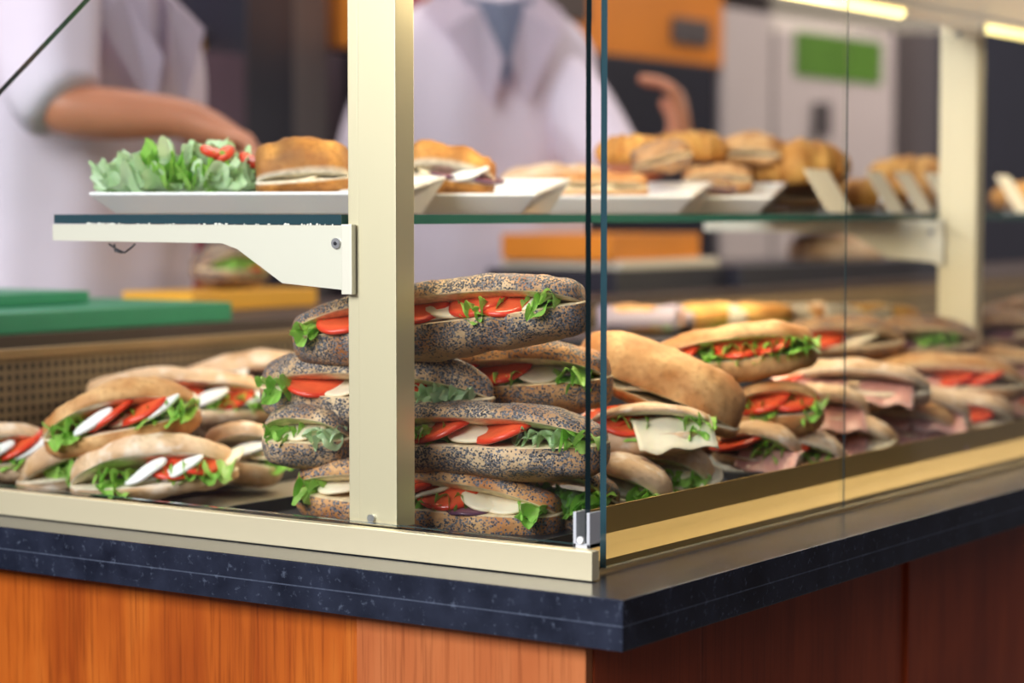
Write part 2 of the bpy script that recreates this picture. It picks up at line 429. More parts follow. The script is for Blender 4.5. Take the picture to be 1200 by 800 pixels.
# posts
def post(y, nm='post'):
    bm = bmesh.new()
    x0, x1 = -0.330, -0.2765
    box_bm(bm, x0+0.0125-CX, x1-CX, y-CY, y+0.026-CY, 0.9725-TOP, 1.5-TOP)
    box_bm(bm, x0-CX, x0+0.0115-CX, y+0.002-CY, y+0.024-CY, 0.9725-TOP, 1.5-TOP)
    return finish(bm, 'post', ALU, case, 0.0008)
PY = 0.0795
p1 = post(PY); p1['label'] = 'near upright post with bolt at its foot'
posts = {y: post(y) for y in (1.34, 2.6, 3.9)}
cyl('bolt', (-0.303-CX, PY-0.003-CY, 0.9790-TOP), (-0.303-CX, PY+0.001-CY, 0.9790-TOP), 0.0035, STEEL, p1)
for y in (1.34, 2.6):
    cyl('bolt', (-0.303-CX, y-0.002-CY, 1.478-TOP), (-0.303-CX, y+0.001-CY, 1.478-TOP), 0.004, BLACK, posts[y])
# shelf brackets
ZS = 1.2315
def bracket(y):
    a = at(62, 265, 1, PY-0.004).x
    pts = [(a, ZS), (-0.3265, ZS), (-0.3265, ZS-0.056), (-0.3995, ZS-0.051), (-0.452, ZS-0.0215), (-0.47, ZS-0.0165), (a, ZS-0.0155)]
    o = Cp('shelf_bracket', pts, 1, y-0.0045, y+0.002, ALUW)
    pl = C('bracket_plate', -0.331, -0.3195, y-0.0065, y+0.0, ZS-0.0595, ZS+0.001, ALUW)
    pl.parent = o
    sc_o = cyl('screw', (-0.3375-CX, y-0.0065-CY, ZS-0.0155-TOP), (-0.3375-CX, y-0.003-CY, ZS-0.0155-TOP), 0.0046, STEEL, case)
    bm = bmesh.new(); tube(bm, [(-0.3375-CX, y-0.0072-CY, ZS-0.0155-TOP), (-0.3375-CX, y-0.006-CY, ZS-0.0155-TOP)], 0.0018, 6)
    sc_o.parent = o
    finish(bm, 'screw_socket', BLACK, o)
    return o
for y in (PY, 1.34, 2.6): bracket(y)
bm = bmesh.new(); rc = random.Random(3)
for i in range(70):
    u = rc.random()**1.6
    x = -0.640+0.30*u; rr = rc.uniform(0.0004, 0.0013)
    bmesh.ops.create_icosphere(bm, subdivisions=1, radius=rr, matrix=Matrix.Translation((x-CX, PY-0.0040-rc.random()*0.0004-CY, ZS+rr*0.6-TOP)) @ Matrix.Diagonal((rc.uniform(.8, 1.8), 0.5, rc.uniform(.6, 1.2), 1)))
o = finish(bm, 'bread_crumbs', CRUMBS); o.location = (CX, CY, TOP); tag(o, 'white bread crumbs scattered on top of the near shelf bracket', 'crumbs', kind='stuff')
# a small black cable loop below the bracket
bm = bmesh.new()
q = [at(128, 286, 1, PY), at(137, 292, 1, PY), at(146, 296, 1, PY), at(154, 290, 1, PY), at(158, 286, 1, PY)]
off = Vector((CX, CY, TOP))
tube(bm, [p-off for p in q], 0.0010, 8)
q = [at(134, 286, 1, PY), at(135, 294, 1, PY), at(143, 296, 1, PY)]
tube(bm, [p-off for p in q], 0.0010, 8)
finish(bm, 'cable_loop', BLACK, case)

def pane(name, pts, axis, lo, hi, edge, parent=case, bare=0):
    o = Cp(name, pts, axis, lo, hi, None, parent)
    me = o.data; me.materials.clear(); me.materials.append(GLASS); me.materials.append(edge)
    for p in me.polygons:
        p.material_index = 0 if abs(p.normal[axis]) > 0.9 or (bare and p.normal.y*bare > 0.9) else 1
    return o
# glass shelf
XS0 = at(66, 256, 1, PY).x
shelf = pane('glass_shelf', [(XS0, PY-0.003), (-0.3335, PY-0.003), (-0.3335, 4.2), (XS0, 4.2)], 2, ZS+0.0006, ZS+0.0092, GEDGE2)
shelf.data.materials.append(GEDGE)
for p in shelf.data.polygons:
    if p.normal.y < -0.9: p.material_index = 2
ZP = ZS+0.0096
# end pane with slanted top, front panes
d0, d1 = at(0, 118, 1, 0.0795), at(112, 0, 1, 0.0795)
k_ = (d1.z-d0.z)/(d1.x-d0.x)
zt = 1.52
xt = d1.x+(zt-d1.z)/k_; xl = -0.95; zl = d0.z+(xl-d0.x)*k_
xe = at(688, 400, 1, 0.068).x
Y0P, Y1P = 0.0655, 0.0735
pane('end_pane', [(xl, 0.9765), (xe, 0.9765), (xe, zt), (xt, zt), (xl, zl)], 1, Y0P, Y1P, GEDGE)
XG = -0.078
yg = at(711, 400, 0, XG).y
ysm = at(990, 450, 0, XG).y
zbp = at(709, 672, 0, XG).z
pane('front_pane', [(yg, 0.9535), (ysm-0.0003, 0.9535), (ysm-0.0003, zt), (yg, zt)], 0, XG-0.006, XG, GEDGE, bare=1)
pane('front_pane', [(ysm+0.0003, 0.9535), (ysm+1.9, 0.9535), (ysm+1.9, zt), (ysm+0.0003, zt)], 0, XG-0.006, XG, GEDGE, bare=-1)
C('pane_seal', XG-0.0005, XG+0.0002, ysm-0.0008, ysm+0.0008, 0.9535, zt, GEDGE, 0)
pane('front_pane', [(ysm+1.902, 0.9535), (6.3, 0.9535), (6.3, zt), (ysm+1.902, zt)], 0, XG-0.006, XG, GEDGE)
# glass clamp on the end rail
cx = at(684, 640, 1, 0.066).x
bm = bmesh.new()
for dx in (-0.0078, 0.0050):
    box_bm(bm, cx+dx-CX, cx+dx+0.0028-CX, 0.0625-CY, 0.0785-CY, 0.9748-TOP, 1.0035-TOP)
box_bm(bm, cx-0.0078-CX, cx+0.0078-CX, 0.0625-CY, 0.0785-CY, 0.9748-TOP, 0.9785-TOP)
clamp = finish(bm, 'glass_clamp', CLIP, case, 0.0004)
cyl('clamp_screw', (cx-CX, 0.0600-CY, 0.9815-TOP), (cx-CX, 0.0628-CY, 0.9815-TOP), 0.0028, PORC, clamp)
# top channel with tubes
C('top_channel', -0.345, -0.072, 0.062, 4.6, 1.502, 1.530, ALUD)
C('top_channel_face', -0.334, -0.270, 0.9, 4.6, 1.4945, 1.5015, ALUD)
for y0, y1 in ((0.12, 1.13), (1.41, 2.3), (2.5, 3.6)):
    bm = bmesh.new(); tube(bm, [(-0.292-CX, y0-CY, 1.4900-TOP), (-0.292-CX, y1-CY, 1.4900-TOP)], 0.0075, 14)
    o = finish(bm, 'lamp_tube', TUBE, case)
l = bpy.data.lights.new('lamp_tube_light', 'AREA'); l.shape = 'RECTANGLE'; l.size = 0.04; l.size_y = 0.85; l.energy = 4.5; l.color = (1.0, 0.84, 0.56)
lo_ = bpy.data.objects.new('lamp_tube_light', l); COL.objects.link(lo_); lo_.location = (-0.25, 0.52, 1.488)
l2_ = l.copy(); l2_.size_y = 1.6; l2_.energy = 10.0
lo2 = bpy.data.objects.new('lamp_tube_light', l2_); COL.objects.link(lo2); lo2.location = (-0.25, 2.6, 1.488)
l3_ = l.copy(); l3_.size = 0.02; l3_.size_y = 0.95; l3_.energy = 3.2
lo3 = bpy.data.objects.new('shelf_fill', l3_); COL.objects.link(lo3); lo3.location = (-0.585, 0.80, ZS-0.012)  # added fill under the shelf, brightens the wrapped rolls; no fitting seen
lo4 = bpy.data.objects.new('shelf_fill', l3_); COL.objects.link(lo4); lo4.location = (-0.585, 1.92, ZS-0.012)  # same added fill beyond the second bracket
# perforated back panel
XB = -0.885
C('perforated_panel', XB-0.004, XB, 0.08, 3.2, DZ, 1.088, PERF)
C('panel_top_rail', XB-0.010, XB+0.004, 0.08, 3.2, 1.088, 1.098, simple('bronze_rail', (0.30, 0.20, 0.10), 0.4, 0.4))
# trays on the deck
def tray(x0, x1, y0, y1, label, h=0.015):
    bm = bmesh.new()
    c = Vector(((x0+x1)/2, (y0+y1)/2, DZ+0.0004))
    X, Y = (x1-x0)/2, (y1-y0)/2; t = 0.004
    box_bm(bm, -X, X, -Y, Y, 0, 0.003)
    for a in ((-X, X, -Y, -Y+t), (-X, X, Y-t, Y), (-X, -X+t, -Y+t, Y-t), (X-t, X, -Y+t, Y-t)): box_bm(bm, *a, 0.003, h)
    o = finish(bm, 'black_tray', BLACK); o.location = c
    return tag(o, label, 'tray')
tray(-0.868, -0.658, 0.090, 0.98, 'black tray under the loose sandwiches left of the post')
tray(-0.50, -0.142, 0.090, 0.62, 'black tray under the tall poppy seed stack')
tray(-0.50, -0.142, 0.63, 1.30, 'black tray under the plain sandwiches on the right')
TZ = DZ+0.0036
exec_later = []

# ------------------------------------------------------------------ sandwich pieces
def bread_mesh(L, W, T, half, seed, p=3.2, taper=0.55, nu=56, nv=30, lump=1.0, bend=0.0, split=False, drop=0.0):
    """half loaf; cut face at z=0; half=-1 lower, +1 upper. local X is the length."""
    verts = []; seedv = []; crumb = []; brown = []
    for i in range(nu+1):
        u = -1+2*i/nu
        ue = math.copysign(1-(1-abs(u))**1.5, u)
        s = max(1-abs(ue)**p, 0.0)**(1/p)
        sw = max(s, 0.02)
        sw = taper*sw**2 + (1-taper)*sw if abs(u) < 1 else 0.02
        st = max(s, 0.03)**0.55 if abs(u) < 1 else 0.03
        for j in range(nv):
            a = 2*PI*j/nv
            ca, sa = math.cos(a), math.sin(a)
            y = W/2*math.copysign(abs(ca)**0.75, ca)*sw
            if sa >= 0:
                z = T*abs(sa)**0.78*st
                z *= half
                f = 1.0
            else:
                z = -half*0.0025*abs(sa)
                f = 0.0
            x = L/2*ue
            q = Vector((x*16+seed*3.1, y*22, z*22+half*5))
            d = noise.noise(q)*0.0052 + noise.noise(q*2.7)*0.0023 + noise.noise(q*6.5)*0.0010
            k = lump*(0.35+0.65*f)
            rn = Vector((0, ca, sa*half)).normalized()
            wobx = noise.noise(Vector((x*9+seed, 3.3, half)))*0.006
            P = Vector((x, y, z)) + rn*d*k*min(1, s*1.6+0.1) + Vector((0, bend*(ue*ue)*0.02+wobx*0.5, 0))
            P.z -= half*drop*abs(ue)**2.6
            verts.append(P)
            cutf = 1.0 if sa < -0.02 else 0.0
            crumb.append(cutf)
            under = max(0, min(1, (abs(z)/max(T, 1e-4)-0.72)/0.2)) if half < 0 else 0
            seedv.append((1-cutf)*(1-under*0.95)*(0.45 if abs(ca) > 0.999 else 1.0))
            br = 0.0
            if half < 0: br = max(0, min(1, (abs(z)/T-0.45)*1.6))*0.5
            br = max(br, max(0, abs(ue)-0.62)*1.9)
            br = max(br, max(0, noise.noise(Vector((x*30+seed, y*30, z*30+9)))*1.4))
            brown.append(min(1, br))
    faces = []
    for i in range(nu):
        for j in range(nv):
            faces.append((i*nv+j, i*nv+(j+1) % nv, (i+1)*nv+(j+1) % nv, (i+1)*nv+j))
    faces.append(tuple(range(nv))[::-1]); faces.append(tuple(nu*nv+j for j in range(nv)))
    me = bpy.data.meshes.new('bread'); me.from_pydata(verts, [], faces)
    setattr_f(me, 'seed', seedv); setattr_f(me, 'crumb', crumb); setattr_f(me, 'brown', brown)
    bm = bmesh.new(); bm.from_mesh(me); bmesh.ops.recalc_face_normals(bm, faces=bm.faces[:]); bm.to_mesh(me); bm.free()
    smooth(me)
    return me

def slice_mesh(r, th, seed, sy=1.0, n=36, wav=0.0015, dome=0.2):
    "a slice of tomato or cheese: low disc with soft rim"
    prof = [(0.0, th/2), (0.55, th/2), (0.85, th/2*0.97), (0.97, th/2*0.6), (1.0, 0), (0.97, -th/2*0.6), (0.85, -th/2*0.97), (0.55, -th/2), (0.0, -th/2)]
    verts = []; rim = []; faces = []
    for i, (rr, z) in enumerate(prof):
        for j in range(n):
            a = 2*PI*j/n
            k = 1+0.06*noise.noise(Vector((math.cos(a)*1.3, math.sin(a)*1.3, seed)))
            x, y = r*max(rr, 0.01)*k*math.cos(a), r*max(rr, 0.01)*k*math.sin(a)*sy
            verts.append((x, y, z+wav*noise.noise(Vector((x*40, y*40, seed)))*2))
            rim.append(1.0 if rr > 0.94 else (0.35 if rr > 0.8 else 0.0))
    for i in range(len(prof)-1):
        for j in range(n):
            faces.append((i*n+j, i*n+(j+1) % n, (i+1)*n+(j+1) % n, (i+1)*n+j))
    me = bpy.data.meshes.new('slice'); me.from_pydata(verts, [], faces); setattr_f(me, 'rim', rim)
    bm = bmesh.new(); bm.from_mesh(me); bmesh.ops.recalc_face_normals(bm, faces=bm.faces[:]); bm.to_mesh(me); bm.free()
    smooth(me); return me

def leaf_mesh(x0, x1, yin, yout, seed, amp=0.006, z0=0.0, droop=0.006, freq=1.0):
    "ruffled lettuce strip lying in the gap and curling out at the front"
    nu = max(30, int((x1-x0)*1500)); nv = 10
    verts = []; rim = []; faces = []
    for i in range(nu+1):
        u = i/nu; x = x0+(x1-x0)*u
        env = min(1, 6*u, 6*(1-u))
        for j in range(nv+1):
            v = j/nv
            rag = 0.85+0.35*noise.noise(Vector((x*95*freq, seed*2, 0)))+0.30*noise.noise(Vector((x*380, seed, 1)))
            y = yin+(yout-yin)*v*(0.35+0.65*env*max(0.25, rag))
            k = v**1.6
            z = z0+amp*k*(math.sin(x*380*freq+seed+2*noise.noise(Vector((x*60, 0, seed))))+1.1*noise.noise(Vector((x*180*freq, v*3, seed)))) - droop*v*v
            xx = x+0.004*k*math.sin(x*330*freq+seed*1.7+v*2)
            verts.append((xx, y, z)); rim.append(min(1, 0.15+1.0*v*(0.7+0.6*noise.noise(Vector((x*80, v, seed))))))
    for i in range(nu):
        for j in range(nv):
            a = i*(nv+1)+j; faces.append((a, a+1, a+nv+2, a+nv+1))
    me = bpy.data.meshes.new('leaf'); me.from_pydata(verts, [], faces); setattr_f(me, 'rim', rim)
    smooth(me); return me

def flap_mesh(w_, d, seed, fold=0.01, th=0.002, n=14):
    "thin folded slice (ham or a cheese sheet)"
    verts = []; faces = []; rim = []
    for s_ in (0, 1):
        for i in range(n+1):
            for j in range(n+1):
                x = (i/n-0.5)*w_; v = j/n; y = -v*d*(1+0.12*noise.noise(Vector((x*40, 0, seed))))
                z = -fold*max(0, v-0.45)*1.8 + 0.003*noise.noise(Vector((x*50, y*40, seed))) + 0.0022*math.sin(x*190+seed)*v - s_*th
                verts.append((x, y, z)); rim.append(1.0 if i in (0, n) or j == n else 0.0)
    m_ = (n+1)**2
    for i in range(n):
        for j in range(n):
            a = i*(n+1)+j
            faces.append((a, a+n+1, a+n+2, a+1)); faces.append((m_+a, m_+a+1, m_+a+n+2, m_+a+n+1))
    for k in range(n):
        for a, b2 in ((k, k+1), ((n)*(n+1)+k+1, (n)*(n+1)+k)): faces.append((a, b2, m_+b2, m_+a))
        a, b2 = k*(n+1)+n, (k+1)*(n+1)+n; faces.append((a, b2, m_+b2, m_+a))
        a, b2 = (k+1)*(n+1), k*(n+1); faces.append((a, b2, m_+b2, m_+a))
    me = bpy.data.meshes.new('flap'); me.from_pydata(verts, [], faces); setattr_f(me, 'rim', rim); smooth(me); return me

def sandwich(kind, label, pos, L=0.24, W=0.085, tb=0.024, tt=0.024, gap=0.007, open_=14, yaw=0, roll=0, pitch=0,
             fill='', mat=PLAIN, seed=1, group=None, p=3.2, taper=0.5, lump=1.0, bend=0.0, res=1.0, cat='sandwich', base=False, fx=1.0, clear=True):
    """fill: pieces separated by space, e.g. t-0.3 (tomato at u=-0.3), c0.1, w0.2 white strip, h ham, f cheese sheet, e aubergine, l-0.5:0.2 lettuce, p pale lettuce"""
    rnd = random.Random(seed*17+3)
    c0 = Vector(pos); k = 1.0
    if clear:
        while k < 1.12:
            q = CAM+(c0-CAM)*k; th = YAW+R(yaw)
            ymin = q.y-abs(L*k/2*math.sin(th))-(W/2*k+0.004)*math.cos(th)*0.97
            xmax = q.x+abs(L*k/2*math.cos(th))*0.97+W*k/2*abs(math.sin(th))*0.6
            if (ymin > (0.1085 if q.x-L/2 < -0.27 and q.x+L/2 > -0.335 else 0.080)) and xmax < -0.113: break
            k += 0.004
        if k > 1.0: print('pushed', label[:40], round(k, 3), 'ymin', round(ymin, 3), 'xmax', round(xmax, 3))
        pos = CAM+(c0-CAM)*k; L *= k; W *= min(k, 1.0); tb *= k; tt *= k; gap *= k
    H = tb+gap+tt
    Rm = Matrix.Rotation(YAW+R(yaw), 4, 'Z') @ Matrix.Rotation(-R(roll), 4, 'Y') @ Matrix.Rotation(R(pitch), 4, 'X')
    pos = Vector(pos)
    if not base: pos = pos - Rm @ Vector((0, 0, H/2))
    root = empty(kind, pos, label, cat, group)
    root.rotation_euler = Rm.to_euler()
    nu = int(56*res); nv = max(16, int(30*res))
    a = R(open_); dr = min(0.014, (gap+W*math.sin(a)*0.45)*0.75)
    lo = link('bottom_bread', bread_mesh(L, W, tb, -1, seed, p, taper, nu, nv, lump, bend, drop=dr*0.2), mat, root); lo.location = (0, 0, tb)
    hi = link('top_bread', bread_mesh(L*0.985, W*0.97, tt, 1, seed+0.5, p, taper, nu, nv, lump, bend, drop=dr), mat, root)
    piv = Vector((0, W/2*0.8, tb+gap*0.6))
    hm = Matrix.Translation(piv) @ Matrix.Rotation(-a, 4, 'X') @ Matrix.Translation(Vector((0, -W/2*0.8, gap*0.4)))
    hi.location = hm.to_translation(); hi.rotation_euler = hm.to_euler()
    fh = W*math.sin(a)*0.82+gap          # height of the gap at the front
    zf = tb+fh*0.45
    for tok in fill.split():
        c = tok[0]; rest = tok[1:]
        if c in 'lp':
            u0, u1 = [float(v) for v in rest.split(':')]
            me = leaf_mesh(u0*L/2, u1*L/2, -W*0.10, -W*0.5-rnd.uniform(0.003, 0.008)*fx, seed+u0*5, amp=min(0.0062, 0.0028+fh*0.16), z0=tb+0.003+fh*(0.14 if c == 'l' else 0.3), droop=rnd.uniform(0.003, 0.008))
            link('lettuce_leaf', me, LET if c == 'l' else LETP, root)
            me = leaf_mesh(u0*L/2-0.004, u1*L/2+0.006, -W*0.05, -W*0.5-rnd.uniform(0.000, 0.005)*fx, seed+u0*5+2.3, amp=min(0.0075, 0.0035+fh*0.2), z0=tb+0.005+fh*0.30, droop=rnd.uniform(0.001, 0.005), freq=1.35)
            link('lettuce_leaf', me, LET if c == 'l' else LETP, root); continue
        lift = 0
        if rest.endswith('^'): lift = 0.003; rest = rest[:-1]
        u = float(rest)
        sh = max(0.45, (1-abs(u)**p)**(1/p))
        yf = -W/2*sh
        if c == 't':
            r = rnd.uniform(0.028, 0.033)*min(1, W/0.08)*(0.6+0.4*sh)
            o = link('tomato_slice', slice_mesh(r, 0.0066, seed+u*9, 0.95), TOM, root)
            o.location = (u*L/2, yf+r*0.80, zf+0.001+lift)
            o.rotation_euler = (R(min(30, 12+open_*0.7)), R(-rnd.uniform(8, 15)), rnd.uniform(-1, 1))
        elif c == 'c':
            r = rnd.uniform(0.023, 0.028)*min(1, W/0.08)
            o = link('mozzarella_slice', slice_mesh(r*0.95, 0.0044, seed+u*7, 0.95), CHE, root)
            o.location = (u*L/2, yf+r*1.0, zf+0.0005+lift)
            o.rotation_euler = (R(min(26, 10+open_*0.6)), R(-rnd.uniform(6, 14)), rnd.uniform(-1, 1))
        elif c == 'w':
            o = link('white_cheese_slice', slice_mesh(0.023, 0.0050, seed+u*7, 0.36), WHI, root)
            o.location = (u*L/2, yf+0.004, zf+0.001+lift)
            o.rotation_euler = (R(26), R(-24), R(8))
        elif c == 'e':
            o = link('aubergine_slice', slice_mesh(0.024, 0.004, seed+u*7, 0.9), EGG, root)
            o.location = (u*L/2, yf+0.017, tb+0.004); o.rotation_euler = (R(8), R(rnd.uniform(-6, 6)), 0)
        elif c == 'h':
            o = link('ham_slice', flap_mesh(0.06, W*0.62, seed+u, 0.018), HAM, root)
            o.location = (u*L/2, -W*0.02, zf+0.001); o.rotation_euler = (R(4), R(rnd.uniform(-8, 8)), R(rnd.uniform(-14, 14)))
        elif c == 'f':
            o = link('cheese_sheet', flap_mesh(0.075, W*0.60, seed+u, 0.026), CHE, root)
            o.location = (u*L/2, -W*0.05, zf+0.004); o.rotation_euler = (R(2), R(-2), R(rnd.uniform(10, 24)))
    return root
# ------------------------------------------------------------------ the tall poppy seed stack
STK = 'poppy seed sandwiches in the tall stack'
def stack(label, px, py, t, L, roll, yaw, fill, seed, tb, tt, gap=0.008, open_=13, p=4, taper=0.35, W=0.082, fx=1.0, mat=POPPY):
    sandwich('poppy_seed_sandwich', label, pd(px, py, t), L=L, W=W, tb=tb, tt=tt, gap=gap, open_=open_, yaw=yaw, roll=roll, fill=fill, mat=mat, seed=seed, group=STK, p=p, taper=taper, fx=fx)
stack('poppy seed sandwich on top of the tall stack, tilted up to the right', 514, 380, 1.945, 0.280, 7, -20,
      't-0.58 c-0.34 t-0.06^ c0.16 t0.34^ l0.26:0.50 t0.52 c0.68 l0.66:0.86 l-0.92:-0.75', 11, 0.031, 0.020, 0.008, 14)
stack('pointed poppy seed sandwich with pale lettuce, second layer of the tall stack', 440, 459, 1.92, 0.225, -1, -20,
      't0.20 p0.12:0.85 t-0.45 c-0.62 l-0.88:-0.6 c-0.2', 23, 0.031, 0.030, 0.008, 12, 2.2, 0.5)
stack('poppy seed sandwich in the second layer of the tall stack, nearest the glass corner', 606, 449, 2.04, 0.180, 3, -16,
      'e-0.6 c-0.35 t-0.12^ l-0.15:0.12 c0.32 l0.50:0.85 c-0.65 t-0.6', 31, 0.029, 0.021, 0.008, 14, mat=BROWNED)
stack('long poppy seed sandwich in the third layer of the tall stack, three tomato slices', 566, 520, 1.955, 0.230, 0, -18,
      't-0.72 c-0.55 t-0.32^ l-0.92:-0.2 c-0.02 t0.22^ p0.35:0.72 l0.7:0.93 l-0.6:-0.42', 43, 0.029, 0.018, 0.009, 14, 4.5, 0.3)
stack('poppy seed sandwich left of the post with curly lettuce out of its end', 366, 518, 2.02, 0.088, 0, -20,
      'l-0.80:-0.1 c0.0 p0.2:0.85', 47, 0.028, 0.015, 0.007, 13, 3, 0.3)
stack('browned poppy seed sandwich at the foot of the tall stack, rounded end split open', 501, 591, 1.925, 0.250, -3, -20,
      't-0.10 c0.05 t0.20^ l0.0:0.38 c0.48 c0.64 l0.78:0.92 e0.38 l-0.92:-0.75 c-0.62', 59, 0.028, 0.019, 0.008, 16, 3.6, 0.3, mat=BROWNED)
stack('poppy seed sandwich with bushy green lettuce at its end, behind the glass clamp', 664, 590, 2.00, 0.100, -4, -25,
      'l-0.6:0.2 l0.1:0.92 p-0.3:0.6 l-0.2:0.9', 61, 0.027, 0.014, 0.014, 16, 3, 0.4, fx=2.0)

# ------------------------------------------------------------------ loose sandwiches left of the post
sandwich('ciabatta_sandwich', 'crusty ciabatta sandwich with white cheese, tomato and lettuce, on top left of the post', pd(143, 497, 2.17), L=0.158, W=0.085, tb=0.026, tt=0.024,
         gap=0.009, open_=17, yaw=4, roll=11, fill='l-0.86:-0.45 w-0.28 t-0.08^ c0.14 t0.30^ w0.55 l0.1:0.6 c0.70 l0.55:0.95', mat=PLAIN, seed=71, p=2.6, taper=0.6, lump=1.4)
sandwich('white_roll_sandwich', 'floured white roll with curled white cheese and two tomato slices, lowest left of post', pd(180, 553, 2.13), L=0.165, W=0.088, tb=0.014, tt=0.023,
         gap=0.009, open_=17, yaw=0, roll=6, fill='l-0.62:-0.2 w0.0 t0.30^ w0.42 t0.58^ l0.1:0.6 l0.6:0.95 c0.82', mat=PALE, seed=73, p=2.6, taper=0.6)
sandwich('white_roll_sandwich', 'pale roll poking out below the crusty ciabatta with a lettuce leaf', pd(72, 548, 2.25), L=0.10, W=0.08, tb=0.022, tt=0.028,
         gap=0.006, open_=12, yaw=35, roll=10, fill='l-0.4:0.1 c0.3', mat=PALE, seed=79, p=2.3, taper=0.7)
sandwich('white_roll_sandwich', 'pale roll with white cheese and tomato cut off by the left edge', pd(4, 537, 2.17), L=0.105, W=0.08, tb=0.022, tt=0.018,
         gap=0.010, open_=17, yaw=10, roll=4, fill='w-0.1 t0.28^ w0.6 l-0.6:0.7', mat=PALE, seed=83, p=2.8, taper=0.5)
sandwich('white_roll_sandwich', 'open ended pale roll with white cheese beside the stack at the tray edge', pd(284, 538, 2.24), L=0.088, W=0.085, tb=0.026, tt=0.018,
         gap=0.012, open_=15, yaw=25, roll=-12, fill='w-0.2 c0.2 l0.2:0.9', mat=PALE, seed=89, p=2.6, taper=0.6)
sandwich('flat_bread_sandwich', 'long flat bread sandwich lying behind the crusty ciabatta with cheese squares', pd(210, 471, 2.38), L=0.205, W=0.085, tb=0.020, tt=0.018,
         gap=0.014, open_=15, yaw=20, roll=-3, fill='w-0.7 e-0.4 t-0.05 w0.25 t0.5 w0.75 l0.1:0.9', mat=PALE, seed=97, p=3.5, taper=0.4)
sandwich('flat_bread_sandwich', 'flat bread sandwich at the back against the perforated panel, topmost left of the stack', pd(290, 440, 2.52), L=0.16, W=0.085, tb=0.014, tt=0.020,
         gap=0.008, open_=8, yaw=16, roll=3, fill='w-0.3 t-0.6 e0.1', mat=PALE, seed=101, p=3, taper=0.5)
sandwich('flat_bread_sandwich', 'flat bread sandwich mostly hidden behind the tray edge roll', pd(300, 505, 2.5), L=0.14, W=0.085, tb=0.022, tt=0.020,
         gap=0.006, open_=10, yaw=20, roll=0, fill='e0 c-0.5', mat=PALE, seed=103, p=3, taper=0.5)

# ------------------------------------------------------------------ sandwiches along the front glass
sandwich('brown_loaf_sandwich', 'large rounded brown loaf sandwich leaning down behind the glass corner', pd(775, 446, 2.13), L=0.175, W=0.105, tb=0.012, tt=0.044,
         gap=0.004, open_=4, yaw=-8, roll=-21, fill='c-0.3', mat=PLAIN, seed=107, p=3, taper=0.5)
sandwich('cheese_sandwich', 'sandwich with a folded cheese sheet and tomato below the large brown loaf', pd(762, 506, 2.07), L=0.118, W=0.08, tb=0.022, tt=0.006,
         gap=0.012, open_=8, yaw=-6, roll=2, fill='t-0.35 l-0.6:0.0 f0.25 l0.5:0.95 t-0.75', mat=PALE, seed=109, p=3.6, taper=0.3)
sandwich('ciabatta_sandwich', 'ciabatta sandwich with tomato and bright lettuce, raised at its right end, above the loaf', pd(860, 418, 2.26), L=0.172, W=0.085, tb=0.024, tt=0.020,
         gap=0.008, open_=13, yaw=-6, roll=7, fill='t-0.7 t0.1^ t0.45^ l-0.4:0.3 l0.2:0.6 l0.55:1.0', mat=PLAIN, seed=113, p=3, taper=0.5)
sandwich('ciabatta_sandwich', 'ciabatta sandwich with tomato under the raised one, right of the loaf', pd(906, 486, 2.26), L=0.105, W=0.085, tb=0.027, tt=0.013,
         gap=0.010, open_=13, yaw=-4, roll=3, fill='t-0.2^ t0.35^ l-0.7:0.1 l0.2:0.95', mat=PLAIN, seed=127, p=3, taper=0.5)
sandwich('white_roll_sandwich', 'pale roll low beside the glass corner with a rim of white cheese', pd(738, 572, 2.03), L=0.082, W=0.08, tb=0.018, tt=0.022,
         gap=0.006, open_=12, yaw=-20, roll=-16, fill='c-0.1 c0.5 l0.3:0.9', mat=PALE, seed=131, p=2.4, taper=0.6)
sandwich('white_roll_sandwich', 'pale roll with lettuce and a cheese edge just above the front rail', pd(786, 552, 2.11), L=0.088, W=0.08, tb=0.014, tt=0.024,
         gap=0.008, open_=14, yaw=-15, roll=-10, fill='c0.1 c0.6 l-0.3:0.9', mat=PALE, seed=137, p=2.6, taper=0.6)
sandwich('ham_sandwich', 'pale sandwich with tomato strips and ham lying on the front rail side', pd(888, 528, 2.20), L=0.09, W=0.08, tb=0.016, tt=0.018,
         gap=0.008, open_=14, yaw=-15, roll=-6, fill='t-0.4^ l0.0:0.6 h0.4', mat=PALE, seed=139, p=2.8, taper=0.6)
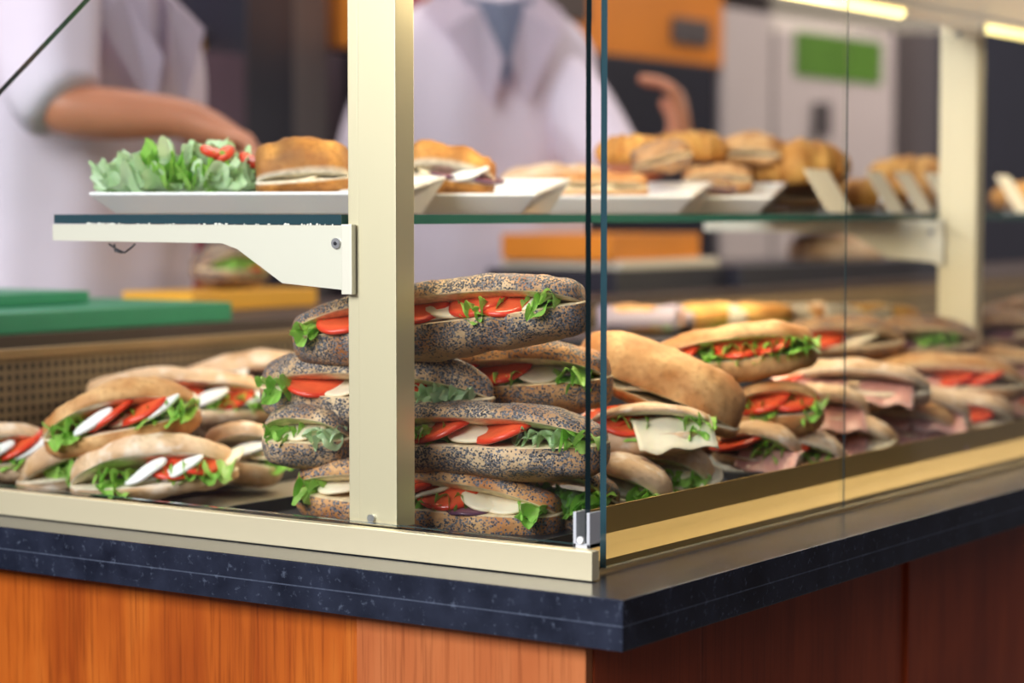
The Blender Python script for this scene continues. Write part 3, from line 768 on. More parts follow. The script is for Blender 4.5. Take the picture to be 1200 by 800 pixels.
rest = [
 # px, py, t, L, roll, yaw, mat, fill, tb, tt, label
 (828, 500, 2.28, .10, 0, -10, PLAIN, 'l0:0.9 c0', .024, .022, 'sandwich with a tuft of lettuce squeezed under the tip of the brown loaf'),
 (938, 535, 2.28, .10, -8, -10, PALE, 't-0.3^ h0.3 l0:0.5', .018, .020, 'pale roll with ham and a bit of tomato second along the front rail'),
 (995, 515, 2.40, .11, -10, -12, PALE, 'h-0.1 c0.5', .020, .022, 'rounded pale roll third along the front rail behind the pane joint'),
 (1062, 500, 2.52, .12, -7, -12, PLAIN, 'h0 h0.5', .020, .022, 'roll with pink ham fourth along the front rail'),
 (1130, 487, 2.66, .12, -5, -12, PALE, 't0.1 h-0.4', .020, .020, 'pale roll with red filling fifth along the front rail'),
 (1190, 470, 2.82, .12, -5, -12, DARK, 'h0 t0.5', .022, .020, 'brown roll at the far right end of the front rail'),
 (1005, 452, 2.46, .165, -3, -8, PALE, 'h-0.5 h0.4 t-0.9', .018, .018, 'flat pale sandwich lying flat in the upper layer right of the ciabatta'),
 (1050, 480, 2.50, .17, -6, -10, PALE, 'h-0.6 h0.0 h0.5', .018, .018, 'long sandwich with folds of pink ham in the middle layer'),
 (1105, 446, 2.70, .20, -2, -6, PLAIN, 't0.45^ t0.1 h-0.3', .022, .022, 'long ciabatta with a red tomato slice near its right end'),
 (1185, 437, 2.90, .16, -2, -8, PLAIN, 't-0.5 h0.3', .022, .022, 'ciabatta partly cut off by the right edge behind the long one'),
 (965, 482, 2.40, .10, -5, -8, PALE, 'h0.2 h-0.4', .018, .016, 'sandwich with mauve ham beside the tomato ciabatta'),
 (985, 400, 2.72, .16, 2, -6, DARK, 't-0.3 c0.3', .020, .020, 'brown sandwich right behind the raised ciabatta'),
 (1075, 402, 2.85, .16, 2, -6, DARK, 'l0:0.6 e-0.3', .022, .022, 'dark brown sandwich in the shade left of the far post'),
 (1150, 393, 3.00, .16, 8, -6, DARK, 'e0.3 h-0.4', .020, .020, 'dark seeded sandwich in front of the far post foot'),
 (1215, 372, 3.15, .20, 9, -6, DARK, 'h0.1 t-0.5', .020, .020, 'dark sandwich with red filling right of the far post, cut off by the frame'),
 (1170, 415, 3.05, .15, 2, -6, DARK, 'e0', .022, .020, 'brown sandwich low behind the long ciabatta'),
]
for i, (px, py, t, L, ro, ya, mt, fl, tb, tt, lb) in enumerate(rest):
    sandwich('filled_roll', lb, pd(px, py, t), L=L, W=0.085, tb=tb, tt=tt, gap=0.008, open_=12, yaw=ya, roll=ro, fill=fl, mat=mt, seed=150+i*3, p=2.8, taper=0.55, res=0.7,
             group='blurred filled rolls along the front glass')

# low step in the case with wrapped rolls on it
st = box('riser', -0.80, -0.37, 1.02, 1.62, DZ+0.0004, 1.076, BLACK); tag(st, 'black step inside the case carrying the wrapped rolls', 'riser')
def wrapped(px, py, t, L, label, wrap, bread, seed, wfrac=0.55, yaw=0):
    root = empty('wrapped_roll', pd(px, py, t), label, 'wrapped roll', 'wrapped rolls in the back row')
    root.location.z = 1.0765
    root.rotation_euler = (0, 0, YAW+R(yaw))
    b1 = link('roll', bread_mesh(L, 0.06, 0.022, 1, seed, 2.8, 0.5, 36, 20), bread, root); b1.location = (0, 0, 0.017)
    b2 = link('roll', bread_mesh(L, 0.058, 0.014, -1, seed+1, 2.8, 0.5, 36, 20), bread, root); b2.location = (0, 0, 0.015)
    bm = bmesh.new()
    n, mrg = 22, 10
    rings = []
    for i in range(mrg+1):
        x = -L*0.52+i/mrg*L*wfrac*1.0
        rr = []
        for k in range(n):
            a = 2*PI*k/n
            rr.append(bm.verts.new((x, 0.0335*math.cos(a)*(1+0.05*noise.noise(Vector((x*60, a*2, seed)))), 0.0195+0.0195*math.sin(a)*(1+0.05*noise.noise(Vector((x*80, a*3, seed)))))))
        rings.append(rr)
    for r0, r1 in zip(rings, rings[1:]):
        for k in range(n): bm.faces.new((r0[k], r0[(k+1) % n], r1[(k+1) % n], r1[k])).smooth = True
    bm.faces.new(rings[0][::-1])
    bmesh.ops.solidify(bm, geom=bm.faces[:], thickness=0.0006)
    finish(bm, 'wrapper', wrap, root)
    lf = link('lettuce_leaf', leaf_mesh(0, L*0.42, 0, -0.036, seed, z0=0.018), LET, root)
    return root
wrapped(752, 372, 2.98, 0.115, 'roll in lilac paper at the left end of the back row', PAPER, PLAIN, 201, 0.95)
wrapped(826, 372, 3.02, 0.10, 'golden roll with a half lilac wrapper second from the left in the back row', PAPER, GOLD, 203, 0.35)
wrapped(893, 372, 3.0, 0.09, 'golden roll with lettuce in the middle of the back row', CARD, GOLD, 205, 0.25)
wrapped(957, 372, 3.04, 0.09, 'roll in cream paper right of the middle of the back row', CARD, PLAIN, 207, 0.5)
wrapped(1022, 372, 3.02, 0.13, 'pale yellow roll at the right end of the back row', CARD, GOLD, 209, 0.7)

# ------------------------------------------------------------------ plates on the glass shelf
PYAW = R(22)
def plate(fr_px, fr_py, wd, dp, label, xx=-0.405, h0=0.021, tilt=5.5):
    c = at(fr_px, fr_py, 0, xx)
    ex = Vector((math.cos(PYAW), math.sin(PYAW), 0)); ey = Vector((-math.sin(PYAW), math.cos(PYAW), 0))
    ctr = c - ex*wd/2 + ey*dp/2; ctr.z = ZP
    tn = math.tan(R(tilt))
    def rim(x, y, dz=0): return (x, y, h0+dz+(y+dp/2)*tn)
    X, Y = wd/2, dp/2; ins = 0.022
    bm = bmesh.new()
    def ring(xs, ys, f): return [bm.verts.new(f(x, y)) for x, y in ((-xs, -ys), (xs, -ys), (xs, ys), (-xs, ys))]
    foot = ring(X-ins+0.002, Y-ins+0.002, lambda x, y: (x, y, 0))
    outer = ring(X, Y, lambda x, y: rim(x, y, -0.0025))
    lip = ring(X, Y, lambda x, y: rim(x, y))
    lip2 = ring(X-0.005, Y-0.005, lambda x, y: rim(x, y))
    inner = ring(X-ins, Y-ins, lambda x, y: rim(x, y, -0.010))
    rs = [foot, outer, lip, lip2, inner]
    bm.faces.new(foot[::-1]); bm.faces.new(inner)
    for r0, r1 in zip(rs, rs[1:]):
        for k in range(4): bm.faces.new((r0[k], r0[(k+1) % 4], r1[(k+1) % 4], r1[k]))
    o = finish(bm, 'serving_plate', PORC, None, 0.0012, 2)
    o.location = ctr; o.rotation_euler = (0, 0, PYAW)
    tag(o, label, 'plate', 'white plates on the glass shelf')
    def on(x, y, dz=0.0):
        z = h0-0.010+(y+dp/2)*tn
        return ctr + ex*x + ey*y + Vector((0, 0, z+dz))
    return on
on1 = plate(465, 225, 0.312, 0.19, 'white plate with lettuce salad, first on the shelf, crossing behind the near post')
on2 = plate(628, 226, 0.27, 0.19, 'white plate with the crisp browned pastry, second on the shelf', -0.395)
on3 = plate(812, 227, 0.27, 0.19, 'white plate with flat breads behind the glass corner edges', -0.39)
on4 = plate(905, 228, 0.14, 0.20, 'small white plate with a square slice, last on the shelf', -0.385)

def salad(pos):
    root = empty('lettuce_salad', pos, 'heap of curly pale green lettuce with tomato bits on the first plate', 'salad', rot=(0, 0, YAW))
    rnd = random.Random(5)
    k = 0
    for ring_, n, zz, rad in ((0, 12, 0.003, 0.058), (1, 9, 0.014, 0.042), (2, 5, 0.026, 0.020)):
        for i in range(n):
            a = 2*PI*i/n+ring_*0.4
            me = leaf_mesh(-0.034, 0.034, 0.022, -0.028, k*1.7+2, amp=0.011, z0=0, droop=-0.010+ring_*0.004, freq=0.8)
            o = link('lettuce_leaf', me, LETP if k % 4 else LET, root)
            o.location = (rad*1.15*math.sin(a)-0.010, -rad*0.6*math.cos(a), zz+0.003)
            o.rotation_euler = (R(-14-12*ring_), R(rnd.uniform(-10, 10)), a)
            k += 1
    for (x, y, z, rx) in ((0.020, -0.030, 0.042, 15), (0.032, -0.028, 0.040, -20), (0.056, -0.020, 0.034, 30)):
        o = link('tomato_slice', slice_mesh(0.012, 0.007, x*99, 0.8), TOM, root)
        o.location = (x, y, z); o.rotation_euler = (R(25), R(rx), 0)
salad(on1(-0.068, -0.035, 0.002))

def bake(name, label, pos, L, W, tb, tt, mat, seed, yaw=0, roll=0, pitch=0, fill='', open_=5, gap=0.003, lump=1.6, cat='pastry', p=4, group=None, z0=0):
    return sandwich(name, label, pos, L=L, W=W, tb=tb, tt=tt, gap=gap, open_=open_, yaw=yaw, roll=roll, pitch=pitch, fill=fill, clear=False, mat=mat, seed=seed, p=p, taper=0.2, lump=lump, cat=cat, base=True, group=group, res=0.9)
bake('toasted_slice', 'thick toasted slice with browned crust beside the salad, cut off by the post', on1(0.050, -0.045, 0.002), 0.095, 0.07, 0.014, 0.036, CRISP, 301, roll=4, fill='c0 c-0.5', lump=1.8)
bake('crisp_pastry', 'crisp browned pastry with a pale filling on the second plate', on2(0.030, -0.052, 0.002), 0.098, 0.065, 0.020, 0.024, CRISP, 303, roll=-8, fill='c-0.3 w0.4 e0.7 e0', open_=12, lump=2.4)
bake('flat_pastry', 'small dark edged pastry at the back of the second plate', on2(-0.040, 0.045, 0.0), 0.10, 0.05, 0.010, 0.010, PALE, 305)
bake('flat_pastry', 'flat pale bread with green filling, upper one behind the glass edges', on3(-0.055, 0.045, 0.0), 0.135, 0.06, 0.014, 0.016, PALE, 307, roll=3, fill='e0.2 l-0.4:0.6', open_=5)
bake('flat_pastry', 'folded flat bread at the front of the third plate', on3(0.0, -0.045, 0.002), 0.15, 0.07, 0.010, 0.013, PLAIN, 309, fill='c0.3 c-0.4', open_=5)
bake('square_slice', 'square dark layered slice on the small white plate', on4(-0.010, -0.055, 0.002), 0.052, 0.05, 0.010, 0.012, DARK, 311, p=8, fill='e-0.2 e0.3 c0', open_=3)
bake('flat_pastry', 'pastry with a browned top behind the square slice', on4(-0.015, 0.045, 0.002), 0.09, 0.06, 0.014, 0.016, PLAIN, 313)

def tray_on_shelf(px0, px1, x0, x1, label, mat, h=0.006):
    y0, y1 = at(px0, 240, 0, x1).y, at(px1, 240, 0, x1).y
    o = box('serving_tray', x0, x1, y0, y1, ZP+0.0003, ZP+h, mat, None, 0.001); tag(o, label, 'tray'); return y0, y1, ZP+h+0.0005
ty0, ty1, tz = tray_on_shelf(925, 1120, -0.60, -0.385, 'brown wooden tray of croissants on the shelf', WORK)
tray_on_shelf(1150, 1290, -0.60, -0.385, 'brown wooden tray of rolls past the far post', WORK)

def croissant(name, label, pos, L, seed, mat=GOLD, yaw=0, fat=0.024, bend=1.0, group=None, roll=0):
    nu, nv = 60, 24
    verts = []; br = []
    for i in range(nu+1):
        u = -1+2*i/nu
        ang = u*1.15*bend
        Rr = L/2/max(math.sin(1.15*bend), .2)
        cx_, cy_ = Rr*math.sin(ang), -Rr*math.cos(ang)+Rr*math.cos(1.15*bend)*0.5
        k = max(0.0, 1-abs(u)**2.2)**0.65*fat+0.003
        seg = (abs(u)*4.0) % 1.0
        k *= 0.86+0.16*(1-seg)
        for j in range(nv):
            a = 2*PI*j/nv
            d = 1+0.08*noise.noise(Vector((u*5+seed, math.cos(a)*2, math.sin(a)*2)))
            r = k*d
            verts.append((cx_+math.sin(ang)*r*math.cos(a), cy_-math.cos(ang)*r*math.cos(a), max(r*math.sin(a), -fat*0.7)*0.92))
            br.append(min(1, max(0, 0.25+0.9*noise.noise(Vector((u*7+seed, a, 2)))+0.5*(seg > 0.8))))
    faces = []
    for i in range(nu):
        for j in range(nv): faces.append((i*nv+j, i*nv+(j+1) % nv, (i+1)*nv+(j+1) % nv, (i+1)*nv+j))
    faces.append(tuple(range(nv))); faces.append(tuple(nu*nv+j for j in range(nv)))
    me = bpy.data.meshes.new('croissant'); me.from_pydata(verts, [], faces)
    setattr_f(me, 'brown', br); setattr_f(me, 'crumb', [0.0]*len(verts)); setattr_f(me, 'seed', [0.0]*len(verts))
    bm = bmesh.new(); bm.from_mesh(me); bmesh.ops.recalc_face_normals(bm, faces=bm.faces[:]); bm.to_mesh(me); bm.free()
    smooth(me)
    o = link(name, me, mat)
    o.location = Vector(pos)+Vector((0, 0, fat*0.65)); o.rotation_euler = (0, -R(roll), YAW+R(yaw))
    return tag(o, label, 'croissant' if 'croissant' in name else 'bread roll', group)
CG = 'croissants and rolls on the shelf'
def on_shelf(px, x): p = at(px, 230, 0, x); p.z = tz; return p
croissant('croissant', 'large golden croissant on the wooden tray left of the first card', on_shelf(930, -0.50)+Vector((0,0,.030)), 0.125, 401, fat=0.038, bend=0.9, group=CG)
croissant('croissant', 'golden croissant directly behind the first price card', on_shelf(1010, -0.47), 0.085, 403, fat=0.026, group=CG)
bake('bread_roll', 'browned roll behind the small plate, left of the large croissant', at(876, 196, 0, -0.52), 0.09, 0.06, 0.014, 0.022, PLAIN, 405, cat='bread roll', group=CG)
croissant('croissant', 'browned croissant behind the third plate next to the raised hand', at(742, 193, 0, -0.55), 0.085, 407, fat=0.022, group=CG)
croissant('croissant', 'croissant below the raised hand behind the dark seeded pastry', at(805, 190, 0, -0.57), 0.09, 409, fat=0.024, group=CG)
bake('seeded_pastry', 'dark seeded pastry between the flat bread and the browned roll', at(778, 200, 0, -0.49), 0.075, 0.05, 0.010, 0.016, DARK, 411, roll=14, lump=2.2)
croissant('croissant', 'reddish croissant on the tray behind the pair of cards', on_shelf(1072, -0.53)+Vector((0,0,.022)), 0.16, 413, fat=0.034, bend=0.6, group=CG, roll=-8)
croissant('croissant', 'small golden croissant right of the far post', on_shelf(1192, -0.48), 0.085, 415, fat=0.026, group=CG)
croissant('croissant', 'croissant between the cards and the far post', on_shelf(1050, -0.46), 0.09, 417, fat=0.026, group=CG)
bake('bread_roll', 'roll under the large golden croissant on the wooden tray', on_shelf(938, -0.495), 0.10, 0.06, 0.013, 0.020, PLAIN, 421, cat='bread roll', group=CG)
bake('bread_roll', 'roll under the reddish croissant on the wooden tray', on_shelf(1085, -0.54), 0.11, 0.055, 0.010, 0.014, PLAIN, 423, cat='bread roll', group=CG)
# a second raised tray carries the pastries behind the plates
def card(px, label, x=-0.352, wd=0.068, ht=0.064, tilt=33):
    p = at(px, 247, 0, x)
    root = empty('price_card', (p.x, p.y+wd/2, ZP), label, 'price card', 'blank price cards at the shelf edge')
    bm = bmesh.new(); box_bm(bm, -0.0009, 0, -wd/2, wd/2, 0, ht)
    o = finish(bm, 'card', CARD, root, 0.0003); o.rotation_euler = (0, -R(tilt), 0); o.location = (0, 0, 0.002)
    bm = bmesh.new()
    box_bm(bm, -0.030, 0.003, -0.012, 0.012, 0, 0.0015)
    tube(bm, [(-0.028, 0, 0.001), (-0.022, 0, 0.028)], 0.0015, 8)
    finish(bm, 'stand', STEEL, root)
    return root
card(971, 'cream price card leaning back, leftmost of the row')
card(1042, 'cream price card leaning back, left one of the close pair', wd=0.050)
card(1076, 'cream price card leaning back, right one of the close pair', wd=0.050)
card(1110, 'cream price card half hidden by the far post', wd=0.055)
card(1192, 'cream price card right of the far post', wd=0.055)

# ------------------------------------------------------------------ staff work counter behind the case
ZW = 1.108
wc = box('work_counter', -1.30, -0.945, -0.35, 6.0, 0.0, ZW, WORK); tag(wc, 'dark staff work counter behind the display case', 'counter')
def bx2(name, px0, px1, x0, x1, z0, z1, mat, label, cat, group=None, bevel=0.003):
    y0, y1 = at(px0, 350, 0, x1).y, at(px1, 350, 0, x1).y
    o = box(name, x0, x1, y0, y1, z0, z1, mat, None, bevel); return tag(o, label, cat, group)
bx2('cutting_board', -260, 272, -1.27, -0.955, ZW+0.0004, ZW+0.024, GREEN, 'large green cutting board on the staff counter', 'cutting board')
bx2('cutting_board', -220, 105, -1.27, -1.06, ZW+0.0248, ZW+0.040, GREEN, 'smaller green cutting board on top of the large one', 'cutting board')
bx2('cutting_board', 225, 372, -1.29, -1.16, ZW+0.0004, ZW+0.026, YELLOW, 'orange yellow cutting board beneath the seeded sandwich', 'cutting board')
q = at(270, 313, 0, -1.225); q.z = ZW+0.0268
sandwich('poppy_seed_sandwich', 'seeded sandwich with lettuce lying on the orange yellow board', q, L=0.13, W=0.075, tb=0.026, tt=0.022, gap=0.008, open_=13, yaw=50, fill='l-0.7:0.6 t0.3 c-0.2', mat=POPPY, seed=501, base=True, res=0.7)
# black boxes with an orange crate and a wrapped loaf on the counter to the right
bx2('storage_box', 722, 850, -1.28, -1.02, ZW+0.0004, ZW+0.040, NIGHT, 'black storage box under the orange crate', 'box')
bx2('cream_lid', 728, 842, -1.27, -1.03, ZW+0.0408, ZW+0.054, CARD, 'cream coloured lid between the black box and the orange crate', 'lid')
bx2('orange_crate', 716, 820, -1.26, -1.04, ZW+0.0548, ZW+0.098, ORANGE, 'bright orange crate under the shelf', 'crate')
bx2('storage_box', 868, 1105, -1.28, -0.99, ZW+0.0004, ZW+0.040, NIGHT, 'long black box beneath the pale loaf', 'box')
yL = at(990, 300, 0, -1.1)
lo = link('loaf', bread_mesh(0.19, 0.12, 0.052, 1, 77, 4, 0.2, 40, 24), PALE); lo.location = (-1.12, yL.y, ZW+0.0435); lo.rotation_euler = (0, 0, R(60))
tag(lo, 'large pale loaf on the long black box', 'loaf')
lid = bx2('paper_packet', 950, 1012, -1.20, -1.05, ZW+0.097, ZW+0.112, PAPER, 'lilac paper packet on the pale loaf', 'packet')

# ------------------------------------------------------------------ back of the shop
def bg(name, px0, px1, py0, py1, X, dep, mat, label, cat, group=None, down=False):
    y0, y1 = at(px0, 248, 0, X).y, at(px1, 248, 0, X).y
    pm = (px0+px1)/2
    z1 = at(pm, py0, 0, X).z; z0 = 0.001 if down else at(pm, py1, 0, X).z
    o = box(name, X-dep, X, y0, y1, z0, z1, mat, None, 0.004); return tag(o, label, cat, group)
XW = WX
# oven bench, white fridge with a green notice, grey column
# oven: enamel body with front door, window and knob
def part_box(root, name, px0, px1, py0, py1, X0, X1, mat, bevel=0.003):
    y0, y1 = at(px0, 248, 0, X1).y, at(px1, 248, 0, X1).y; pm = (px0+px1)/2
    z1, z0 = at(pm, py0, 0, X1).z, at(pm, py1, 0, X1).z
    c = root.location
    return box(name, X0-c.x, X1-c.x, y0-c.y, y1-c.y, z0-c.z, z1-c.z, mat, root, bevel)
XO = -1.85
ov = empty('bread_oven', (XO-0.25, at(740, 100, 0, XO).y, at(740, 62, 0, XO).z), 'orange enamelled oven with dark window behind the middle person', 'oven')
part_box(ov, 'body', 560, 846, -70, 62, XO-0.5, XO, ORANGE)
part_box(ov, 'window', 600, 690, -50, 20, XO+0.001, XO+0.008, WORK)
part_box(ov, 'control_panel', 790, 832, 22, 52, XO+0.001, XO+0.012, GREY)
bg('oven_stand', 610, 838, 64, 260, XO, 0.5, NIGHT, 'black cabinet under the orange oven', 'cabinet', down=True)
XF = -1.85
fr = empty('refrigerator', (XF-0.3, at(940, 100, 0, XF).y, 0), 'tall white refrigerator with a green notice on its door', 'refrigerator')
def part_box2(root, name, px0, px1, z0, z1, X0, X1, mat, bevel=0.004):
    y0, y1 = at(px0, 248, 0, X1).y, at(px1, 248, 0, X1).y; c = root.location
    return box(name, X0-c.x, X1-c.x, y0-c.y, y1-c.y, z0-c.z, z1-c.z, mat, root, bevel)
zt1 = at(940, 22, 0, XF).z
part_box2(fr, 'body', 846, 1046, 0.02, zt1, XF-0.4, XF, WHITEC)
part_box(fr, 'notice', 931, 1032, 42, 94, XF+0.001, XF+0.004, SIGNG, 0.001)
part_box(fr, 'door_seam', 904, 907, 24, 400, XF+0.0005, XF+0.002, GREY, 0)
part_box(fr, 'handle', 962, 974, 120, 160, XF+0.002, XF+0.03, GREY)
bg('column', 1049, 1100, -60, 300, -1.85, 0.15, GREY, 'dark grey brown column behind the far post', 'column', down=True)
bg('locker', 1100, 1330, 40, 300, -1.85, 0.3, NIGHT, 'dark blue black locker right of the far post', 'locker', down=True)
bg('canopy', 860, 1098, -60, 14, -1.85, 0.25, GREY, 'dark canopy above the refrigerator', 'canopy')
# left: dark tall cabinet, wall shelf with tins, orange and red boxes
bg('tall_cabinet', 290, 345, -60, 300, -2.2, 0.4, NIGHT, 'tall black cabinet behind the forearm', 'cabinet', down=True)
bg('tall_cabinet', 346, 385, -60, 300, -2.2, 0.3, GREY, 'brown grey cabinet beside the near post', 'cabinet', down=True)
bg('wall_shelf', 150, 290, 32, 38, -2.3, 0.44, GREY, 'dark wall shelf upper left', 'shelf')
zsh = at(220, 32, 0, -2.3).z+0.0
for i, (a, b2, h, mt, lb) in enumerate(((188, 208, 0.10, BLUEP, 'blue tin on the wall shelf, leftmost'), (211, 231, 0.12, PAPER, 'lilac tin on the wall shelf, second'), (234, 256, 0.11, WHITEC, 'white tub on the wall shelf, third'), (259, 284, 0.13, GREY, 'grey tin on the wall shelf, last'))):
    y0, y1 = at(a, 248, 0, -2.34).y, at(b2, 248, 0, -2.34).y
    r = (y1-y0)/2
    bm = bmesh.new(); tube(bm, [(0,0,0), (0,0,h*0.85), (0,0,h*0.87), (0,0,h)], [r, r, r*0.9, r*0.9], 20)
    o = finish(bm, 'tin', mt); o.location = (-2.42, (y0+y1)/2, at(220, 32, 0, -2.3).z+0.001); tag(o, lb, 'tin', 'tins on the wall shelf')
bg('orange_box', 188, 248, 38, 62, -2.32, 0.2, YELLOW, 'orange box hanging below the wall shelf', 'box')
bg('red_bin', 205, 235, 76, 300, -2.2, 0.2, REDP, 'red bin standing against the back wall', 'bin', down=True)
bg('back_cabinet', 236, 289, 62, 300, -2.2, 0.25, WALLM, 'dark purple cabinet against the back wall', 'cabinet', down=True)
bg('hanging_cloth', 462, 500, -40, 36, -1.85, 0.1, REDP, 'dark red cloth hanging behind the middle person', 'cloth')

# ------------------------------------------------------------------ people
def skin_obj(name, nodes, edges, mat, parent=None, sub=2, root=0, noise_amp=0):
    me = bpy.data.meshes.new(name)
    me.from_pydata([n[0] for n in nodes], edges, [])
    o = link(name, me, mat, parent)
    sk = o.modifiers.new('skin', 'SKIN'); sk.use_smooth_shade = True
    me.skin_vertices or me.skin_vertices
    layer = me.skin_vertices[0] if me.skin_vertices else None
    for i, n in enumerate(nodes):
        r = n[1]
        layer.data[i].radius = r if isinstance(r, tuple) else (r, r)
        layer.data[i].use_root = (i == root)
    su = o.modifiers.new('sub', 'SUBSURF'); su.levels = sub; su.render_levels = sub
    return o

def add_skin_layer(o): pass

def limb_hand(nodes, edges, wrist_i, wrist, direction, palm_n, side, curl=0.4):
    d = direction.normalized(); n = palm_n.normalized(); s = d.cross(n).normalized()*side
    def add(p, r): nodes.append((tuple(p), r)); return len(nodes)-1
    def e(a, b): edges.append((a, b))
    palm = add(wrist+d*0.045, (0.024, 0.016)); e(wrist_i, palm)
    for k, (off, ln) in enumerate(((-0.030, 0.058), (-0.010, 0.068), (0.010, 0.072), (0.030, 0.066))):
        b0 = add(wrist+d*0.088+s*off, 0.010); e(palm, b0)
        p = wrist+d*0.088+s*off; dd = d.copy(); prev = b0
        for sgm in range(3):
            dd = (dd*math.cos(curl)+n*math.sin(curl)).normalized() if sgm or curl > 0.3 else dd
            p = p+dd*ln*(0.45, 0.32, 0.25)[sgm]
            c = add(p, (0.0092, 0.0086, 0.0078)[sgm]); e(prev, c); prev = c
    t0 = add(wrist+d*0.030+s*0.034+n*0.008, 0.012); e(palm, t0)
    t1 = add(wrist+d*0.060+s*0.052+n*0.022, 0.0105); e(t0, t1)
    t2 = add(wrist+d*0.082+s*0.054+n*0.032, 0.0092); e(t1, t2)

def loft(name, rings, mat, parent, n=28, fold=0.0, seed=0, folds=9, close=True):
    """rings: (centre, ax, ay, half_x, half_y) ellipse rings along a garment"""
    bm = bmesh.new(); RR = []
    for i, (c, ax, ay, hx, hy) in enumerate(rings):
        c = Vector(c); r = []
        for k in range(n):
            a = 2*PI*k/n
            q = 1+fold*(math.sin(a*folds+seed+i*0.25)*0.5+noise.noise(Vector((math.cos(a)*2+seed, math.sin(a)*2, i*0.35)))*1.6)
            r.append(bm.verts.new(c+ax*hx*math.cos(a)*q+ay*hy*math.sin(a)*q))
        RR.append(r)
    for r0, r1 in zip(RR, RR[1:]):
        for k in range(n): bm.faces.new((r0[k], r0[(k+1) % n], r1[(k+1) % n], r1[k]))
    if close: bm.faces.new(RR[0][::-1]); bm.faces.new(RR[-1])
    bmesh.ops.recalc_face_normals(bm, faces=bm.faces[:])
    o = finish(bm, name, mat, parent, sm=True)
    su = o.modifiers.new('sub', 'SUBSURF'); su.levels = 1; su.render_levels = 2
    return o

